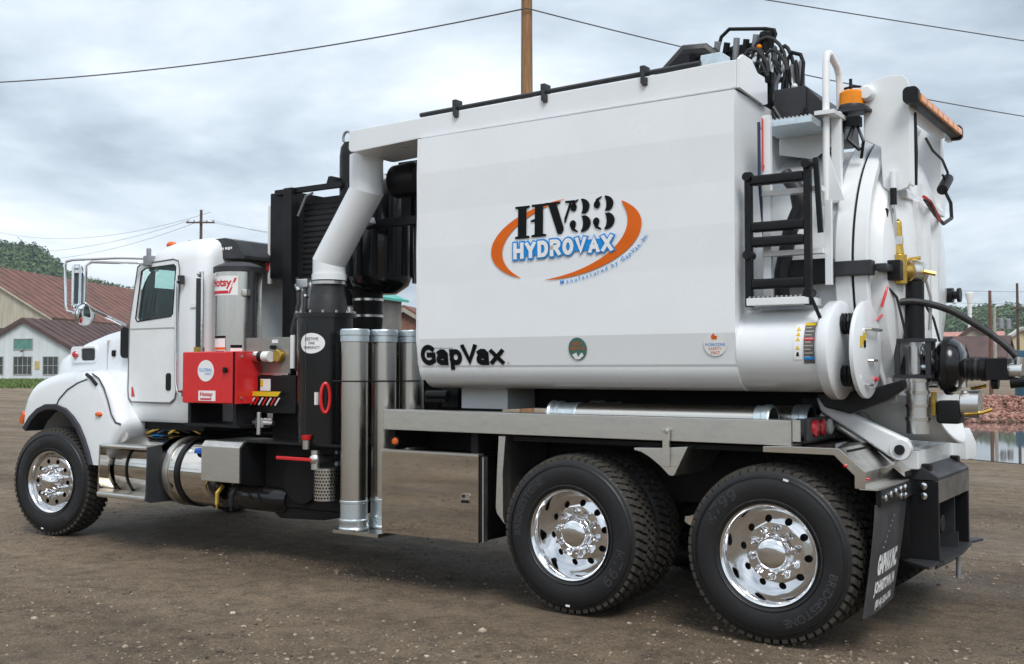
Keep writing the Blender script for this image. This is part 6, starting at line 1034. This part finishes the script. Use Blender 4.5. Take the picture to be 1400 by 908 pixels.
for i, (y, z) in enumerate(((0.09, 0.89), (0.20, 0.90), (0.31, 0.905), (0.42, 0.91), (0.42, 0.87), (0.52, 0.91), (0.52, 0.865))): part('bracket_bolt', MB().lathe([(7.935, 0.021), (7.945, 0.021), (7.950, 0.014), (7.951, 0)], (0, y, z), 'x', 8), CHROME, fb)
for z in (0.90, 0.84): part('bracket_bolt', MB().lathe([(0.77, 0.024), (0.757, 0.022), (0.75, 0)], (7.99, 0, z), 'y', 8), CHROME, rbm)
def flap(u, v, d=0.0): k = max(0, (0.85 - v) / 0.62); return (7.915 - 0.075 * k ** 1.3 + d + 0.012 * math.sin(u * 7) * k, u, v)
mfb = MB(); nu, nv = 12, 10
grid = [[flap(0.015 + 0.64 * i / nu, 0.855 - 0.63 * j / nv) for i in range(nu + 1)] for j in range(nv + 1)]
b2 = MB(); fr_ = [p for rw in grid for p in rw]; bk = [(x - 0.012, y, z) for x, y, z in fr_]; m1 = nu + 1
fc = [(j * m1 + i, j * m1 + i + 1, (j + 1) * m1 + i + 1, (j + 1) * m1 + i) for j in range(nv) for i in range(nu)]; k0 = len(fr_)
fc2 = [tuple(v + k0 for v in reversed(f)) for f in fc]; bd = [i for i in range(m1)] + [j * m1 + nu for j in range(1, nv + 1)] + [nv * m1 + i for i in range(nu - 1, -1, -1)] + [j * m1 for j in range(nv - 1, 0, -1)]
fc3 = [(bd[i], bd[(i + 1) % len(bd)], bd[(i + 1) % len(bd)] + k0, bd[i] + k0) for i in range(len(bd))]
b2.add(fr_ + bk, fc + fc2 + fc3); FLAPM = mat('flap_rubber', (0.030, 0.031, 0.035), 0.5, col2=(0.06, 0.06, 0.064), vs=4, bump=0.05); mp_ = part('mud_flap', b2, FLAPM, T)
r2 = MB(); r2.v = [(x, 2.44 - y, z) for x, y, z in b2.v]; r2.f = list(b2.f); part('mud_flap', r2, FLAPM, T)
b_ = MB(); fF = lambda u, v: flap(u, v, 0.003)
text_fit(b_, 'GAPVAX INC.', fF, 0.12, 0.565, 0.445, 0.565, 0.065); text_fit(b_, 'JOHNSTOWN, PA', fF, 0.10, 0.575, 0.325, 0.415, 0.055); text_fit(b_, '(814) 535-6766', fF, 0.15, 0.54, 0.245, 0.305, 0.04); part('flap_lettering', b_, VWHITE, mp_)
b_ = MB()
for k in range(7): disc(b_, (0.20 + 0.03 * k, 0.60 + 0.027 * k), 0.005, 0.006, fF, 6)
part('flap_scuff', b_, VWHITE, mp_)

# ------------------------------------------------------------------ loose suction tubes carried on the truck
def stube(name, label, p0, p1, r, group):
    p0, p1 = Vector(p0), Vector(p1); t = thing(name, label, 'pipe', tuple(p0), group); d = (p1 - p0); L_ = d.length
    rot = Vector((0, 0, 1)).rotation_difference(d.normalized()).to_euler(); t.rotation_euler = rot
    lpart('pipe', ring(MB(), [(0, r), (L_, r), (L_, r - 0.006), (0, r - 0.006)], (0, 0, 0), 'z', 40), GALV, t)
    lpart('collar', ring(MB(), [(L_ - 0.10, r + 0.001), (L_ - 0.095, r + 0.007), (L_ - 0.05, r + 0.007), (L_ - 0.045, r + 0.011), (L_ - 0.01, r + 0.011), (L_ - 0.005, r + 0.006), (L_ + 0.002, r + 0.004), (L_ + 0.002, r - 0.004), (L_ - 0.10, r - 0.004)], (0, 0, 0), 'z', 40), GALVL, t)
    lpart('flange', ring(MB(), [(0, r - 0.004), (0, r + 0.013), (0.012, r + 0.016), (0.022, r + 0.009), (0.05, r + 0.008), (0.06, r + 0.013), (0.075, r + 0.013), (0.085, r + 0.001), (0.20, r + 0.001), (0.205, r + 0.005), (0.22, r + 0.005), (0.225, r + 0.0005), (0.225, r - 0.004)], (0, 0, 0), 'z', 40), GALVL, t)
    return t
GT = 'galvanised tubes standing in the side rack'
stube('suction_tube', 'galvanised tube standing outermost beside the black filter canister', (3.945, 0.10, 0.385), (3.945, 0.10, 1.92), 0.104, GT)
stube('suction_tube', 'galvanised tube standing between the outer tube and the one behind it', (4.04, 0.33, 0.385), (4.04, 0.33, 1.92), 0.10, GT)
stube('suction_tube', 'galvanised tube standing innermost in the rack close to the tank', (4.13, 0.56, 0.385), (4.13, 0.56, 1.92), 0.10, GT)
tr = part('tube_rack', MB().box(3.80, 4.26, 0.02, 0.68, 0.355, 0.381), GALV, T); part('rack_band', MB().tube([(3.70, 0.24, 1.52), (3.80, 0.01, 1.52), (3.95, -0.012, 1.52), (4.06, 0.04, 1.52), (4.15, 0.28, 1.52), (4.25, 0.52, 1.52)], 0.006, 6), BLACKM, tr)
part('rack_arm', MB().box(3.86, 3.94, 0.6, 0.8, 0.36, 1.0), BLACKF, tr)
BG = 'tubes lying on the deck under the tank'
stube('suction_tube', 'galvanised tube lying on the deck just inside the bed rail', (5.66, 0.25, 1.29), (7.24, 0.25, 1.29), 0.092, BG)
stube('suction_tube', 'galvanised tube lying on the deck behind the one at the rail', (5.85, 0.47, 1.29), (7.40, 0.47, 1.29), 0.092, BG)
part('front_fitting', MB().box(4.45, 4.60, 0.55, 0.70, 1.32, 1.50), BLACKM, T); part('front_fitting', MB().cyl((4.50, 0.30, 1.42), (4.70, 0.30, 1.42), 0.03).box(4.40, 4.60, 0.40, 0.44, 1.36, 1.44), BLACKM, T); part('front_brass_cock', MB().cyl((4.60, 0.12, 1.66), (4.67, 0.12, 1.66), 0.03).ball((4.60, 0.12, 1.66), 0.04), ALU, T)

# ------------------------------------------------------------------ thin haze between the yard and the hills
hz = bpy.data.materials.new('haze'); hz.use_nodes = True; _t = hz.node_tree; _t.nodes.clear(); _o = _t.nodes.new('ShaderNodeOutputMaterial'); _v = _t.nodes.new('ShaderNodeVolumePrincipled')
_v.inputs['Color'].default_value = (0.80, 0.88, 0.95, 1); _v.inputs['Density'].default_value = 0.00026; _t.links.new(_v.outputs[0], _o.inputs['Volume'])
c_ = loc(0, 0); o = fast_mesh('haze', MB().box(c_.x - 1600, c_.x + 1600, c_.y - 1600, c_.y + 1600, -2.5, 130), hz, 'stuff'); o['label'] = 'thin pale haze lying over the yard and hills'; o['category'] = 'haze'
